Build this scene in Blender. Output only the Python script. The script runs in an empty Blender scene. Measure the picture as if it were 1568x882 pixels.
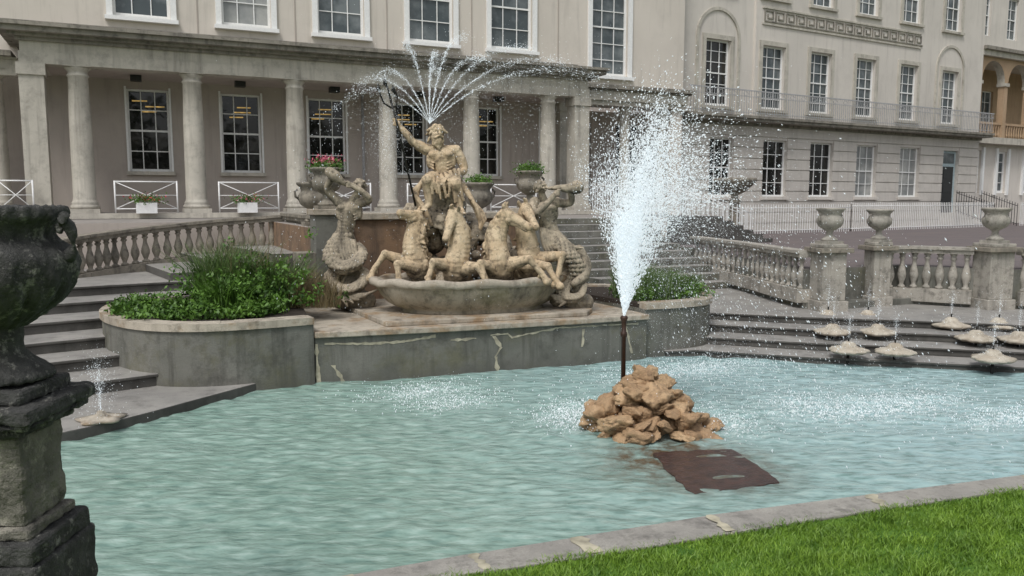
import bpy, math, random, bmesh
import numpy as np
from mathutils import Vector, noise, Matrix, Euler
random.seed(5); rng=np.random.default_rng(7)
sc=bpy.context.scene
rad=math.radians
# ---------------------------------------------------------------- materials
def newmat(name):
    m=bpy.data.materials.new(name); m.use_nodes=True
    nt=m.node_tree; b=nt.nodes["Principled BSDF"]
    return m,nt,b
def mixc(nt,fac,a,b):
    n=nt.nodes.new("ShaderNodeMix"); n.data_type='RGBA'
    for sock,val in ((n.inputs[0],fac),(n.inputs[6],a),(n.inputs[7],b)):
        if isinstance(val,bpy.types.NodeSocket): nt.links.new(val,sock)
        elif isinstance(val,tuple): sock.default_value=(*val[:3],1)
        else: sock.default_value=val
    return n.outputs[2]
def ramp(nt,src,lo,hi):
    n=nt.nodes.new("ShaderNodeMapRange"); n.inputs[1].default_value=lo; n.inputs[2].default_value=hi
    nt.links.new(src,n.inputs[0]); return n.outputs[0]
def mul(nt,a,b,clamp=False):
    n=nt.nodes.new("ShaderNodeMath"); n.operation='MULTIPLY'; n.use_clamp=clamp
    for i,v in enumerate((a,b)):
        if isinstance(v,bpy.types.NodeSocket): nt.links.new(v,n.inputs[i])
        else: n.inputs[i].default_value=v
    return n.outputs[0]
def noi(nt,vec,scale,detail=5,rough=.6):
    n=nt.nodes.new("ShaderNodeTexNoise"); n.inputs["Scale"].default_value=scale; n.inputs["Detail"].default_value=min(detail,5)
    n.inputs["Roughness"].default_value=rough
    nt.links.new(vec,n.inputs["Vector"]); return n.outputs["Fac"]
def stone(name,c1,c2,dark,scale=2.,streak=.5,rough=.85,bump=.3,bscale=40,dirt=.5,speck=.3,point=0,moss=None,wet=None,patch=None,island=None):
    m,nt,b=newmat(name)
    g=nt.nodes.new("ShaderNodeNewGeometry"); pos=g.outputs["Position"]
    col=mixc(nt,ramp(nt,noi(nt,pos,scale,3),.35,.65),c1,c2)
    if island: col=mixc(nt,mul(nt,g.outputs["Random Per Island"],.7),col,island)
    if moss: col=mixc(nt,mul(nt,ramp(nt,noi(nt,pos,scale*.8+.37,5,.7),.5,.64),.8),col,moss)
    if streak:
        mp=nt.nodes.new("ShaderNodeMapping"); mp.inputs["Scale"].default_value=(6,6,.5); nt.links.new(pos,mp.inputs[0])
        col=mixc(nt,mul(nt,ramp(nt,noi(nt,mp.outputs[0],.9,4,.65),.52,.75),streak),col,dark)
    col=mixc(nt,mul(nt,ramp(nt,noi(nt,pos,scale*2.7,5,.7),.5,.72),dirt),col,dark)
    if speck: col=mixc(nt,mul(nt,ramp(nt,noi(nt,pos,70,2,.6),.35,.75),speck),col,tuple(x*.55 for x in c1))
    if patch: col=mixc(nt,mul(nt,ramp(nt,noi(nt,pos,scale*1.9+.7,5,.75),.54,.66),.85),col,patch)
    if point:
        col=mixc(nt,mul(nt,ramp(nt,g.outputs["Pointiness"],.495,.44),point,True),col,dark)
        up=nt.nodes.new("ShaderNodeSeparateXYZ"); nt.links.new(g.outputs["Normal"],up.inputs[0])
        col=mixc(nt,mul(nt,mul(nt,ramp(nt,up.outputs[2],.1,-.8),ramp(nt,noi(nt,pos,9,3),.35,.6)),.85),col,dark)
    if wet:
        sx=nt.nodes.new("ShaderNodeSeparateXYZ"); nt.links.new(pos,sx.inputs[0]); zz=nt.nodes.new("ShaderNodeMath"); zz.operation='MULTIPLY_ADD'
        nt.links.new(noi(nt,pos,3,4),zz.inputs[0]); zz.inputs[1].default_value=.35; nt.links.new(sx.outputs[2],zz.inputs[2])
        col=mixc(nt,mul(nt,ramp(nt,zz.outputs[0],wet+.17,.12),.75),col,tuple(x*.45 for x in c1))
    nt.links.new(col,b.inputs["Base Color"]); b.inputs["Roughness"].default_value=rough
    bp=nt.nodes.new("ShaderNodeBump"); bp.inputs["Strength"].default_value=bump; bp.inputs["Distance"].default_value=.02
    nt.links.new(noi(nt,pos,bscale,4,.7),bp.inputs["Height"]); nt.links.new(bp.outputs[0],b.inputs["Normal"])
    return m
def plain(name,c,rough=.5,metal=0,var=.25,scale=20,emit=0):
    m,nt,b=newmat(name)
    g=nt.nodes.new("ShaderNodeNewGeometry")
    col=mixc(nt,ramp(nt,noi(nt,g.outputs["Position"],scale,2),.35,.65),c,tuple(x*(1-var) for x in c))
    nt.links.new(col,b.inputs["Base Color"]); b.inputs["Roughness"].default_value=rough; b.inputs["Metallic"].default_value=metal
    if emit: nt.links.new(col,b.inputs["Emission Color"]); b.inputs["Emission Strength"].default_value=emit
    return m
M={}
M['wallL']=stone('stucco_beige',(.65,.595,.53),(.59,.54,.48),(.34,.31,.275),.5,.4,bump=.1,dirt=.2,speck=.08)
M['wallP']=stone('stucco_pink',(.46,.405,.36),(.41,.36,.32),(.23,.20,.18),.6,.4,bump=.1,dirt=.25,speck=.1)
M['colst']=stone('column_stone',(.56,.525,.455),(.47,.44,.38),(.16,.145,.125),1.5,.6,bump=.25,dirt=.5,speck=.25)
M['corn']=stone('cornice_stone',(.31,.285,.24),(.22,.205,.175),(.05,.045,.04),1.5,.8,bump=.3,dirt=.8,speck=.3)
M['wallR']=stone('stucco_cream',(.65,.605,.55),(.59,.55,.50),(.36,.33,.30),.4,.4,bump=.1,dirt=.25,speck=.08)
M['rust']=stone('rusticated_stone',(.58,.545,.50),(.51,.48,.44),(.29,.265,.24),.8,.4,bump=.15,dirt=.3,speck=.1)
M['ochre']=stone('ochre_stone',(.48,.34,.22),(.42,.29,.18),(.20,.14,.10),.8,.4,bump=.2,dirt=.3)
M['white']=plain('white_paint',(.84,.84,.83),.45,0,.08)
M['black']=plain('black_paint',(.02,.02,.022),.4)
M['grey']=plain('galvanised_metal',(.42,.42,.43),.5,0,.2)
M['balst']=stone('baluster_stone',(.32,.285,.23),(.22,.20,.165),(.035,.03,.027),3,.7,bump=.5,dirt=.9,speck=.5)
M['balst_mist']=stone('misted_baluster_stone',(.46,.425,.37),(.35,.33,.29),(.075,.07,.06),3,.65,bump=.5,dirt=.85,speck=.5)  # baluster stone lightened so the colour carries the haze of mist
M['wallS']=stone('platform_stone',(.21,.205,.18),(.14,.142,.122),(.05,.048,.04),1.4,.9,bump=.4,dirt=.75,speck=.4,wet=.22,moss=(.13,.125,.075))
M['coping']=stone('coping_stone',(.52,.465,.38),(.38,.33,.265),(.075,.065,.05),2.2,.5,bump=.35,dirt=.8,speck=.35,moss=(.28,.17,.075))
M['basin']=stone('basin_stone',(.42,.37,.29),(.28,.25,.19),(.05,.047,.035),2.5,.95,bump=.4,dirt=.8,speck=.4,moss=(.17,.155,.08))
M['brown']=stone('brown_stone',(.27,.17,.10),(.19,.13,.09),(.04,.033,.027),2,.8,bump=.4,dirt=.7,speck=.3)
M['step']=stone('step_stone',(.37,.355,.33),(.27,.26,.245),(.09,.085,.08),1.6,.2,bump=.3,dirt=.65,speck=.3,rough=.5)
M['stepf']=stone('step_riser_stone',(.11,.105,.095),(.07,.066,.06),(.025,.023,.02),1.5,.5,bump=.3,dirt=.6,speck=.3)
M['kerb']=stone('kerb_stone',(.40,.38,.34),(.29,.275,.25),(.10,.095,.085),2.8,.0,bump=.6,bscale=25,dirt=.8,speck=.45)
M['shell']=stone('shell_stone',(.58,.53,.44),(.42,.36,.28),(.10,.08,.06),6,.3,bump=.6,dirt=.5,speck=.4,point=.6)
M['pave']=stone('paving',(.33,.30,.275),(.27,.25,.23),(.16,.14,.12),1.,.0,bump=.2,dirt=.4)
M['tarmac']=stone('tarmac',(.17,.14,.135),(.14,.12,.12),(.08,.07,.07),1.,.0,bump=.3,dirt=.4)
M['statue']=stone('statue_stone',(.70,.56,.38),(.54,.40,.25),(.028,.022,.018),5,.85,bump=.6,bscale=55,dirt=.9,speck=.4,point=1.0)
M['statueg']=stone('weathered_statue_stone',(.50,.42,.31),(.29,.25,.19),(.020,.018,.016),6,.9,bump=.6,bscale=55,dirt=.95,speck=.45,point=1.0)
M['darkst']=stone('lichen_dark_stone',(.085,.085,.08),(.032,.032,.03),(.012,.012,.012),8,.5,bump=1.,bscale=55,dirt=.6,speck=.6,patch=(.27,.265,.235))
M['pedst']=stone('weathered_pedestal_stone',(.22,.205,.17),(.10,.095,.08),(.018,.018,.017),4,.8,bump=1.,bscale=35,dirt=.85,speck=.5,patch=(.32,.30,.25))
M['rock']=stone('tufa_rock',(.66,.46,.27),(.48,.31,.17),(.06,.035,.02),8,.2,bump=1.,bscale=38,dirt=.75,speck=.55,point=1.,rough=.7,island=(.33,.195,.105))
M['slab']=stone('wet_brown_slab',(.085,.045,.037),(.045,.027,.025),(.016,.012,.012),9,.0,bump=1.,bscale=12,dirt=.6,rough=.22)
M['bronze']=plain('bronze',(.03,.03,.027),.45,.6)
M['rust_pipe']=plain('rusty_pipe',(.06,.03,.02),.5,.3)
M['soil']=plain('soil',(.035,.025,.018),.95)
M['glow']=plain('interior_lamp',(.55,.36,.12),.8,0,.5,9,.7)
M['glow'].cycles.emission_sampling='NONE'
M['doorb']=plain('painted_door_surround',(.42,.52,.55),.5)
M['mort']=plain('mortar_patch',(.52,.48,.36),.9,0,.45,9)
M['bark']=plain('bark',(.06,.045,.035),.95)
def glass(name,c,c2,sc_=1.6):
    m,nt,b=newmat(name)
    g=nt.nodes.new("ShaderNodeNewGeometry")
    col=mixc(nt,ramp(nt,noi(nt,g.outputs["Position"],sc_,5,.6),.45,.62),c,c2)
    nt.links.new(col,b.inputs["Base Color"]); b.inputs["Roughness"].default_value=.03; b.inputs["IOR"].default_value=1.5
    bp=nt.nodes.new("ShaderNodeBump"); bp.inputs["Strength"].default_value=.12; bp.inputs["Distance"].default_value=.02
    nt.links.new(noi(nt,g.outputs["Position"],1.5,2),bp.inputs["Height"]); nt.links.new(bp.outputs[0],b.inputs["Normal"])
    return m
M['glassD']=glass('dark_window_glass',(.010,.010,.010),(.03,.028,.024))
M['glassU']=glass('window_glass',(.06,.075,.08),(.17,.19,.195),.9)  # grey-blue patches painted in as sky reflected by the panes
M['glassC']=glass('curtained_window_glass',(.22,.23,.23),(.42,.42,.40),.6)
def leafmat(name,c1,c2,sc_=3):
    m,nt,b=newmat(name)
    g=nt.nodes.new("ShaderNodeNewGeometry")
    nz=ramp(nt,noi(nt,g.outputs["Position"],sc_,3),.35,.65)
    mm=nt.nodes.new("ShaderNodeMath"); mm.operation='MULTIPLY_ADD'; nt.links.new(g.outputs["Random Per Island"],mm.inputs[0]); mm.inputs[1].default_value=.5
    nt.links.new(mul(nt,nz,.5),mm.inputs[2])
    nt.links.new(mixc(nt,mm.outputs[0],c1,c2),b.inputs["Base Color"]); b.inputs["Roughness"].default_value=.55
    return m
M['grass']=leafmat('grass_blades',(.05,.13,.008),(.22,.36,.035),3.0)
M['leaf']=leafmat('leaf_green',(.015,.055,.006),(.13,.26,.03),4)
M['reed']=leafmat('reed_green',(.02,.06,.01),(.16,.24,.07),4)
M['treeleaf']=leafmat('tree_leaf',(.015,.04,.008),(.06,.10,.02),.4)
M['dry']=leafmat('dry_stem',(.12,.09,.04),(.28,.22,.12),4)
M['red']=leafmat('red_petals',(.5,.01,.03),(.65,.08,.12),4)
M['pink']=leafmat('pink_petals',(.6,.05,.15),(.7,.25,.3),4)
m=bpy.data.materials.new('water_droplets'); m.use_nodes=True; nt=m.node_tree; nt.nodes.remove(nt.nodes["Principled BSDF"])
df=nt.nodes.new("ShaderNodeBsdfDiffuse"); df.inputs[0].default_value=(.84,.88,.90,1)
tr=nt.nodes.new("ShaderNodeBsdfTranslucent"); tr.inputs[0].default_value=(.84,.88,.90,1)
mx=nt.nodes.new("ShaderNodeMixShader"); mx.inputs[0].default_value=.35
em=nt.nodes.new("ShaderNodeEmission"); em.inputs[0].default_value=(.93,.97,1,1); em.inputs[1].default_value=.22  # faint glow added to whiten the spray; droplets are no light source
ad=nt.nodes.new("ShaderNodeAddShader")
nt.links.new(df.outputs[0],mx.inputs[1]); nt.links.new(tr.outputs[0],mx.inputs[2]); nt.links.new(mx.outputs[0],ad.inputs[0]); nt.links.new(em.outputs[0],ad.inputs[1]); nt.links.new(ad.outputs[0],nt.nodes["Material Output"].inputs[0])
m.cycles.emission_sampling='NONE'
M['drop']=m
m,nt,b=newmat('pool_water')
g=nt.nodes.new("ShaderNodeNewGeometry"); pos=g.outputs["Position"]
at=nt.nodes.new("ShaderNodeAttribute"); at.attribute_name="tint"; sp_=nt.nodes.new("ShaderNodeSeparateColor"); nt.links.new(at.outputs["Color"],sp_.inputs[0])
mp=nt.nodes.new("ShaderNodeMapping"); mp.inputs["Rotation"].default_value=(0,0,rad(25)); nt.links.new(pos,mp.inputs[0])
mp2=nt.nodes.new("ShaderNodeMapping"); mp2.inputs["Scale"].default_value=(.9,1.9,1); nt.links.new(mp.outputs[0],mp2.inputs[0])
mp3=nt.nodes.new("ShaderNodeMapping"); mp3.inputs["Scale"].default_value=(.9,2.6,1); nt.links.new(mp.outputs[0],mp3.inputs[0])
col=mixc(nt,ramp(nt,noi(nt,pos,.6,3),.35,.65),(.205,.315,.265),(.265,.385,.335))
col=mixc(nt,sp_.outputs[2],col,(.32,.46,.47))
rip=noi(nt,mp3.outputs[0],6.0,3,.5)  # ripple glints and dark troughs are painted into the water colour
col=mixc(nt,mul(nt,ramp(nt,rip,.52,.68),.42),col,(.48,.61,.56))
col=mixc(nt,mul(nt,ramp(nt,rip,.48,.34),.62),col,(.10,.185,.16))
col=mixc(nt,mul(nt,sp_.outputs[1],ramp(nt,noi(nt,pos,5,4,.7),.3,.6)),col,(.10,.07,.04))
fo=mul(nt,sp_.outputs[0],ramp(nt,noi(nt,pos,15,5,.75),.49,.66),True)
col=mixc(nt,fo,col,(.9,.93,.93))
nt.links.new(col,b.inputs["Base Color"]); b.inputs["IOR"].default_value=1.33
rr_=nt.nodes.new("ShaderNodeMath"); rr_.operation='MULTIPLY_ADD'; nt.links.new(fo,rr_.inputs[0]); rr_.inputs[1].default_value=.5; rr_.inputs[2].default_value=.05; nt.links.new(rr_.outputs[0],b.inputs["Roughness"])
bp=nt.nodes.new("ShaderNodeBump"); bp.inputs["Strength"].default_value=1.; bp.inputs["Distance"].default_value=.022
nt.links.new(noi(nt,mp2.outputs[0],8,3,.5),bp.inputs["Height"]); nt.links.new(bp.outputs[0],b.inputs["Normal"])
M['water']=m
m,nt,b=newmat('lawn'); g=nt.nodes.new("ShaderNodeNewGeometry")
nt.links.new(mixc(nt,ramp(nt,noi(nt,g.outputs["Position"],4,5),.35,.65),(.05,.13,.01),(.12,.22,.02)),b.inputs["Base Color"]); b.inputs["Roughness"].default_value=.9
M['lawn']=m
# ---------------------------------------------------------------- mesh helpers
def empty(name,loc=(0,0,0),rz=0):
    o=bpy.data.objects.new(name,None); o.location=loc; o.rotation_euler[2]=rz
    sc.collection.objects.link(o); return o
class MB:
    def __init__(s): s.v=[];s.f=[];s.m=[];s.s=[];s.mats=[]
    def mi(s,k):
        if k not in s.mats: s.mats.append(k)
        return s.mats.index(k)
    def face(s,pts,k,sm=False):
        i=len(s.v); s.v+= [tuple(p) for p in pts]; s.f.append(tuple(range(i,i+len(pts)))); s.m.append(s.mi(k)); s.s.append(sm)
    def box(s,x0,x1,y0,y1,z0,z1,k,ktop=None):
        i=len(s.v)
        s.v+=[(x0,y0,z0),(x1,y0,z0),(x1,y1,z0),(x0,y1,z0),(x0,y0,z1),(x1,y0,z1),(x1,y1,z1),(x0,y1,z1)]
        for q,fc in enumerate([(0,3,2,1),(4,5,6,7),(0,1,5,4),(1,2,6,5),(2,3,7,6),(3,0,4,7)]):
            s.f.append(tuple(i+a for a in fc)); s.m.append(s.mi(ktop if (q==1 and ktop) else k)); s.s.append(False)
    def obox(s,c,ux,hx,hy,z0,z1,k):
        ux=Vector((ux[0],ux[1],0)).normalized(); uy=Vector((-ux[1],ux[0],0)); c=Vector((c[0],c[1],0))
        s.prism([(p.x,p.y) for p in (c-ux*hx-uy*hy,c+ux*hx-uy*hy,c+ux*hx+uy*hy,c-ux*hx+uy*hy)],z0,z1,k)
    def prism(s,poly,z0,z1,k,ktop=None):
        ar=sum(poly[i][0]*poly[(i+1)%len(poly)][1]-poly[(i+1)%len(poly)][0]*poly[i][1] for i in range(len(poly)))
        if ar<0: poly=poly[::-1]
        n=len(poly);i=len(s.v)
        s.v+=[(x,y,z0) for x,y in poly]+[(x,y,z1) for x,y in poly]
        s.f.append(tuple(i+n+a for a in range(n))); s.m.append(s.mi(ktop or k)); s.s.append(False)
        s.f.append(tuple(i+a for a in range(n-1,-1,-1))); s.m.append(s.mi(k)); s.s.append(False)
        for a in range(n):
            b_=(a+1)%n; s.f.append((i+a,i+b_,i+n+b_,i+n+a)); s.m.append(s.mi(k)); s.s.append(False)
    def lathe(s,prof,cx,cy,z,seg,k,sm=True,flute=None,sc_=1):
        i=len(s.v); n=len(prof)
        for j,(r,h) in enumerate(prof):
            for a in range(seg):
                t=2*math.pi*a/seg; rr=r*(1+(flute(a,j,t) if flute else 0))*sc_
                s.v.append((cx+rr*math.cos(t),cy+rr*math.sin(t),z+h*sc_))
        for j in range(n-1):
            for a in range(seg):
                b_=(a+1)%seg
                s.f.append((i+j*seg+a,i+j*seg+b_,i+(j+1)*seg+b_,i+(j+1)*seg+a)); s.m.append(s.mi(k)); s.s.append(sm)
        s.f.append(tuple(i+(n-1)*seg+a for a in range(seg))); s.m.append(s.mi(k)); s.s.append(False)
        s.f.append(tuple(i+a for a in range(seg-1,-1,-1))); s.m.append(s.mi(k)); s.s.append(False)
    def tube(s,pts,r,k,seg=6):
        pts=[Vector(p) for p in pts]; i=len(s.v); n=len(pts)
        for j,p in enumerate(pts):
            d=(pts[min(j+1,n-1)]-pts[max(j-1,0)]).normalized()
            u=d.cross(Vector((0,0,1)) if abs(d.z)<.95 else Vector((1,0,0))).normalized(); w=d.cross(u)
            rr=r[j] if isinstance(r,(list,tuple)) else r
            for a in range(seg):
                t=2*math.pi*a/seg; s.v.append(tuple(p+(u*math.cos(t)+w*math.sin(t))*rr))
        for j in range(n-1):
            for a in range(seg):
                b_=(a+1)%seg
                s.f.append((i+j*seg+a,i+(j+1)*seg+a,i+(j+1)*seg+b_,i+j*seg+b_)); s.m.append(s.mi(k)); s.s.append(True)
        s.f.append(tuple(i+a for a in range(seg))); s.m.append(s.mi(k)); s.s.append(False)
        s.f.append(tuple(i+(n-1)*seg+a for a in range(seg-1,-1,-1))); s.m.append(s.mi(k)); s.s.append(False)
    def build(s,name,parent=None,bevel=0):
        me=bpy.data.meshes.new(name); me.from_pydata(s.v,[],s.f)
        for k in s.mats: me.materials.append(M[k])
        me.polygons.foreach_set("material_index",s.m); me.polygons.foreach_set("use_smooth",s.s); me.update()
        o=bpy.data.objects.new(name,me); sc.collection.objects.link(o)
        if parent: o.parent=parent
        if bevel:
            bv=o.modifiers.new("bevel",'BEVEL'); bv.width=bevel; bv.segments=2; bv.limit_method='ANGLE'; bv.angle_limit=rad(50)
        return o
def trimesh(name,V,T,mat,parent=None,smooth=False):
    me=bpy.data.meshes.new(name); V=np.asarray(V,dtype=np.float32); T=np.asarray(T,dtype=np.int32)
    me.vertices.add(len(V)); me.vertices.foreach_set("co",V.ravel())
    me.loops.add(T.size); me.loops.foreach_set("vertex_index",T.ravel())
    me.polygons.add(len(T)); me.polygons.foreach_set("loop_start",np.arange(len(T),dtype=np.int32)*T.shape[1])
    me.polygons.foreach_set("loop_total",np.full(len(T),T.shape[1],dtype=np.int32))
    me.materials.append(M[mat]); me.update(calc_edges=True); me.validate()
    if smooth: me.polygons.foreach_set("use_smooth",[True]*len(me.polygons))
    o=bpy.data.objects.new(name,me); sc.collection.objects.link(o)
    if parent: o.parent=parent
    return o
def blades(name,P,h,w,lean,mat,parent=None,curve=.5):
    n=len(P); a=rng.uniform(0,2*np.pi,n); d=np.stack([np.cos(a),np.sin(a),np.zeros(n)],1)
    a2=rng.uniform(0,2*np.pi,n); l=np.stack([np.cos(a2),np.sin(a2),np.zeros(n)],1)*(lean*rng.uniform(.2,1,n))[:,None]
    h=h*rng.uniform(.55,1.1,n) if np.isscalar(h) else h
    up=np.stack([np.zeros(n),np.zeros(n),h],1); w=w*rng.uniform(.6,1.2,n)
    A=P-d*w[:,None]*.5;B=P+d*w[:,None]*.5
    mid=P+up*.6+l*h[:,None]*.35
    C=mid+d*w[:,None]*.45; D=mid-d*w[:,None]*.45; E=P+up+l*h[:,None]*(.5+curve)
    V=np.concatenate([A,B,C,D,E]); i=np.arange(n)
    T=np.concatenate([np.stack([i,i+n,i+2*n],1),np.stack([i,i+2*n,i+3*n],1),np.stack([i+3*n,i+2*n,i+4*n],1)])
    return trimesh(name,V,T,mat,parent)
def leaves(name,P,size,mat,parent=None):
    n=len(P); u=rng.normal(size=(n,3)); u/=np.linalg.norm(u,axis=1)[:,None]; w=rng.normal(size=(n,3)); w=np.cross(u,w); w/=np.linalg.norm(w,axis=1)[:,None]
    s=(size*rng.uniform(.5,1.2,n))[:,None]
    V=np.concatenate([P-u*s,P+w*s*.5,P+u*s,P-w*s*.5]); i=np.arange(n)
    return trimesh(name,V,np.stack([i,i+n,i+2*n,i+3*n],1),mat,parent)
def drops(P,Vl,r):
    n=len(P); sp=np.linalg.norm(Vl,axis=1)+1e-6; d=Vl/sp[:,None]
    u=np.cross(d,rng.normal(size=(n,3))); u/=np.linalg.norm(u,axis=1)[:,None]; w=np.cross(d,u)
    L=(r*(1.0+np.minimum(sp*.35,2.2)))[:,None]; r=r[:,None]
    V=np.concatenate([P+d*L,P-d*L,P+u*r,P+w*r,P-u*r,P-w*r]); i=np.arange(n)
    T=[]
    for a,b_ in ((2,3),(3,4),(4,5),(5,2)):
        T.append(np.stack([i,i+a*n,i+b_*n],1)); T.append(np.stack([i+n,i+b_*n,i+a*n],1))
    return V,np.concatenate(T)
class Spray:
    def __init__(s): s.P=[];s.V=[];s.R=[]
    def jet(s,o,n,v0,dv,cone,axis=(0,0,1),wind=(0,0,0),size=(.002,.007),zmin=0,tpow=1.,tmax=9,uni=False):
        ax=Vector(axis).normalized(); q=ax.to_track_quat('Z','Y').to_matrix(); Rm=np.array(q)
        th=rad(cone)*rng.uniform(0,1,n)**.75 if uni else np.abs(rng.normal(0,rad(cone),n)); ph=rng.uniform(0,2*np.pi,n)
        d=np.stack([np.sin(th)*np.cos(ph),np.sin(th)*np.sin(ph),np.cos(th)],1)@Rm.T
        v=d*(v0+rng.normal(0,dv,n))[:,None]
        h=o[2]-zmin; T=(v[:,2]+np.sqrt(np.maximum(v[:,2]**2+2*9.81*h,0)))/9.81
        t=np.minimum(T,tmax)*rng.uniform(0,1,n)**tpow
        g=np.array([0,0,-9.81]); wd=np.array(wind)
        P=np.array(o)+v*t[:,None]+.5*(g+wd)[None]*t[:,None]**2
        s.P.append(P); s.V.append(v+(g+wd)[None]*t[:,None]); s.R.append(size[0]+(size[1]-size[0])*rng.uniform(0,1,n)**3)
    def puff(s,c,sd,n,size=(.002,.006),vel=(0,0,-1),zmin=0):
        P=np.array(c)+rng.normal(size=(n,3))*np.array(sd); P=P[P[:,2]>zmin]; n=len(P)
        s.P.append(P); s.V.append(np.array(vel)[None]+rng.normal(size=(n,3))*.4); s.R.append(size[0]+(size[1]-size[0])*rng.uniform(0,1,n)**3)
    def build(s,name):
        V,T=drops(np.concatenate(s.P),np.concatenate(s.V),np.concatenate(s.R)); return trimesh(name,V,T,'drop')
def wall(mb,x0,x1,z0,z1,y,holes,k,depth=.18,kr=None):
    xs=sorted({x0,x1,*[h[0] for h in holes],*[h[1] for h in holes]}); zs=sorted({z0,z1,*[h[2] for h in holes],*[h[3] for h in holes]})
    for i in range(len(xs)-1):
        for j in range(len(zs)-1):
            cx=(xs[i]+xs[i+1])/2; cz=(zs[j]+zs[j+1])/2
            if any(h[0]<cx<h[1] and h[2]<cz<h[3] for h in holes): continue
            mb.face([(xs[i],y,zs[j]),(xs[i+1],y,zs[j]),(xs[i+1],y,zs[j+1]),(xs[i],y,zs[j+1])],k)
    for a,b_,c,d in holes:
        kk=kr or k
        mb.face([(a,y,c),(a,y+depth,c),(b_,y+depth,c),(b_,y,c)],kk); mb.face([(a,y,d),(b_,y,d),(b_,y+depth,d),(a,y+depth,d)],kk)
        mb.face([(a,y,c),(a,y,d),(a,y+depth,d),(a,y+depth,c)],kk); mb.face([(b_,y,c),(b_,y+depth,c),(b_,y+depth,d),(b_,y,d)],kk)
def window(mb,x0,x1,z0,z1,y,cols=3,rows=4,gl='glassD',fr='white',depth=.14,fw=.05,meet=True):
    yy=y+depth
    mb.face([(x0,yy+.03,z0),(x1,yy+.03,z0),(x1,yy+.03,z1),(x0,yy+.03,z1)],gl)
    mb.box(x0,x0+fw,yy-.03,yy+.02,z0,z1,fr); mb.box(x1-fw,x1,yy-.03,yy+.02,z0,z1,fr)
    mb.box(x0+fw,x1-fw,yy-.028,yy+.02,z0,z0+fw*1.3,fr); mb.box(x0+fw,x1-fw,yy-.028,yy+.02,z1-fw,z1,fr)
    t=.012
    for i in range(1,cols):
        x=x0+(x1-x0)*i/cols; mb.box(x-t,x+t,yy-.01,yy+.018,z0+fw,z1-fw,fr)
    for j in range(1,rows):
        z=z0+(z1-z0)*j/rows; tt=.024 if (meet and j==rows//2) else t
        mb.box(x0+fw,x1-fw,yy-(.02 if tt>t else .008),yy+.016,z-tt,z+tt,fr)
# ---------------------------------------------------------------- world, light, camera
w=bpy.data.worlds.new("World"); sc.world=w; w.use_nodes=True; nt=w.node_tree; bg=nt.nodes["Background"]
sky=nt.nodes.new("ShaderNodeTexSky"); sky.sky_type='NISHITA'; sky.sun_disc=False; sky.sun_elevation=rad(56); sky.sun_rotation=rad(228); sky.air_density=1.; sky.dust_density=3.
hs=nt.nodes.new("ShaderNodeHueSaturation"); hs.inputs["Saturation"].default_value=.3
nt.links.new(sky.outputs[0],hs.inputs["Color"]); nt.links.new(hs.outputs[0],bg.inputs[0]); bg.inputs[1].default_value=.15
sd=bpy.data.lights.new("sun",'SUN'); sd.energy=1.5; sd.angle=rad(14); sd.color=(1,.985,.95)
so=bpy.data.objects.new("sun",sd); sc.collection.objects.link(so); so.rotation_euler=(rad(34),0,rad(-48)); so.location=(0,0,30)
cd=bpy.data.cameras.new("camera"); cd.sensor_width=36; cd.lens=1230/1568*36; cd.clip_end=1000; cd.clip_start=.05
co=bpy.data.objects.new("camera",cd); sc.collection.objects.link(co); co.location=(0,0,2.3); co.rotation_euler=(rad(90-6.31),0,rad(-25.2)); sc.camera=co
sc.view_settings.view_transform='Standard'; sc.view_settings.look='None'; sc.view_settings.exposure=0
# ---------------------------------------------------------------- ground
mb=MB(); mb.face([(-400,-400,-.5),(400,-400,-.5),(400,400,-.5),(-400,400,-.5)],'lawn'); mb.build("ground")
kin=[(-.76,8.52),(-2.0,7.7),(-2.6,6.8),(-2.4,5.8),(-1.6,5.1),(-.3,4.72),(1.01,4.56),(1.84,4.52),(2.56,4.46),(3.59,4.38),(4.96,4.18),(6.47,3.96),(8,3.78),(10,3.85),(11.5,4.2),(12.2,4.7)]
kout=[(-9,8.52),(-9,7.7),(-3.2,6.8),(-2.9,5.5),(-1.8,4.75),(-.4,4.45),(1.2,4.34),(1.84,4.26),(2.56,4.17),(3.55,4.07),(4.86,3.93),(6.25,3.75),(8,3.5),(10,3.5),(11.8,3.8),(12.6,4.3)]
mb=MB()
lerp2=lambda p,q,t:(p[0]+(q[0]-p[0])*t,p[1]+(q[1]-p[1])*t)
for i in range(len(kin)-1):
    z=.07+random.uniform(-.003,.003)
    mb.prism([lerp2(kin[i],kin[i+1],.007),lerp2(kin[i],kin[i+1],.996),lerp2(kout[i],kout[i+1],.996),lerp2(kout[i],kout[i+1],.007)],-.3,z,'kerb')
    mb.prism([kin[i],kin[i+1],kout[i+1],kout[i]],-.31,.062,'mort')
    A=Vector((*kin[i],0));B=Vector((*kout[i],0)); tt=Vector((kin[i+1][0]-kin[i][0],kin[i+1][1]-kin[i][1],0)).normalized(); L=[];R2=[]
    for q in range(9):
        p=A.lerp(B,.04+.92*q/8); wv=random.uniform(.008,.045)*(1 if i%2 else 1.6); off_=random.uniform(-.01,.01)
        L.append(p-tt*(wv-off_));R2.append(p+tt*(wv+off_))
    for q in range(8): mb.face([(v.x,v.y,z+.0055) for v in (L[q],R2[q],R2[q+1],L[q+1])],'mort')
mb.build("pool_kerb",bevel=.006)
mb=MB(); mb.prism(kout[3:]+[(60,4.3),(60,-60),(-60,-60),(-60,5.5)],-.3,.05,'lawn'); mb.build("lawn")
n=150000; x=rng.uniform(-.6,8.5,n); y=rng.uniform(2.6,4.6,n)
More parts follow.
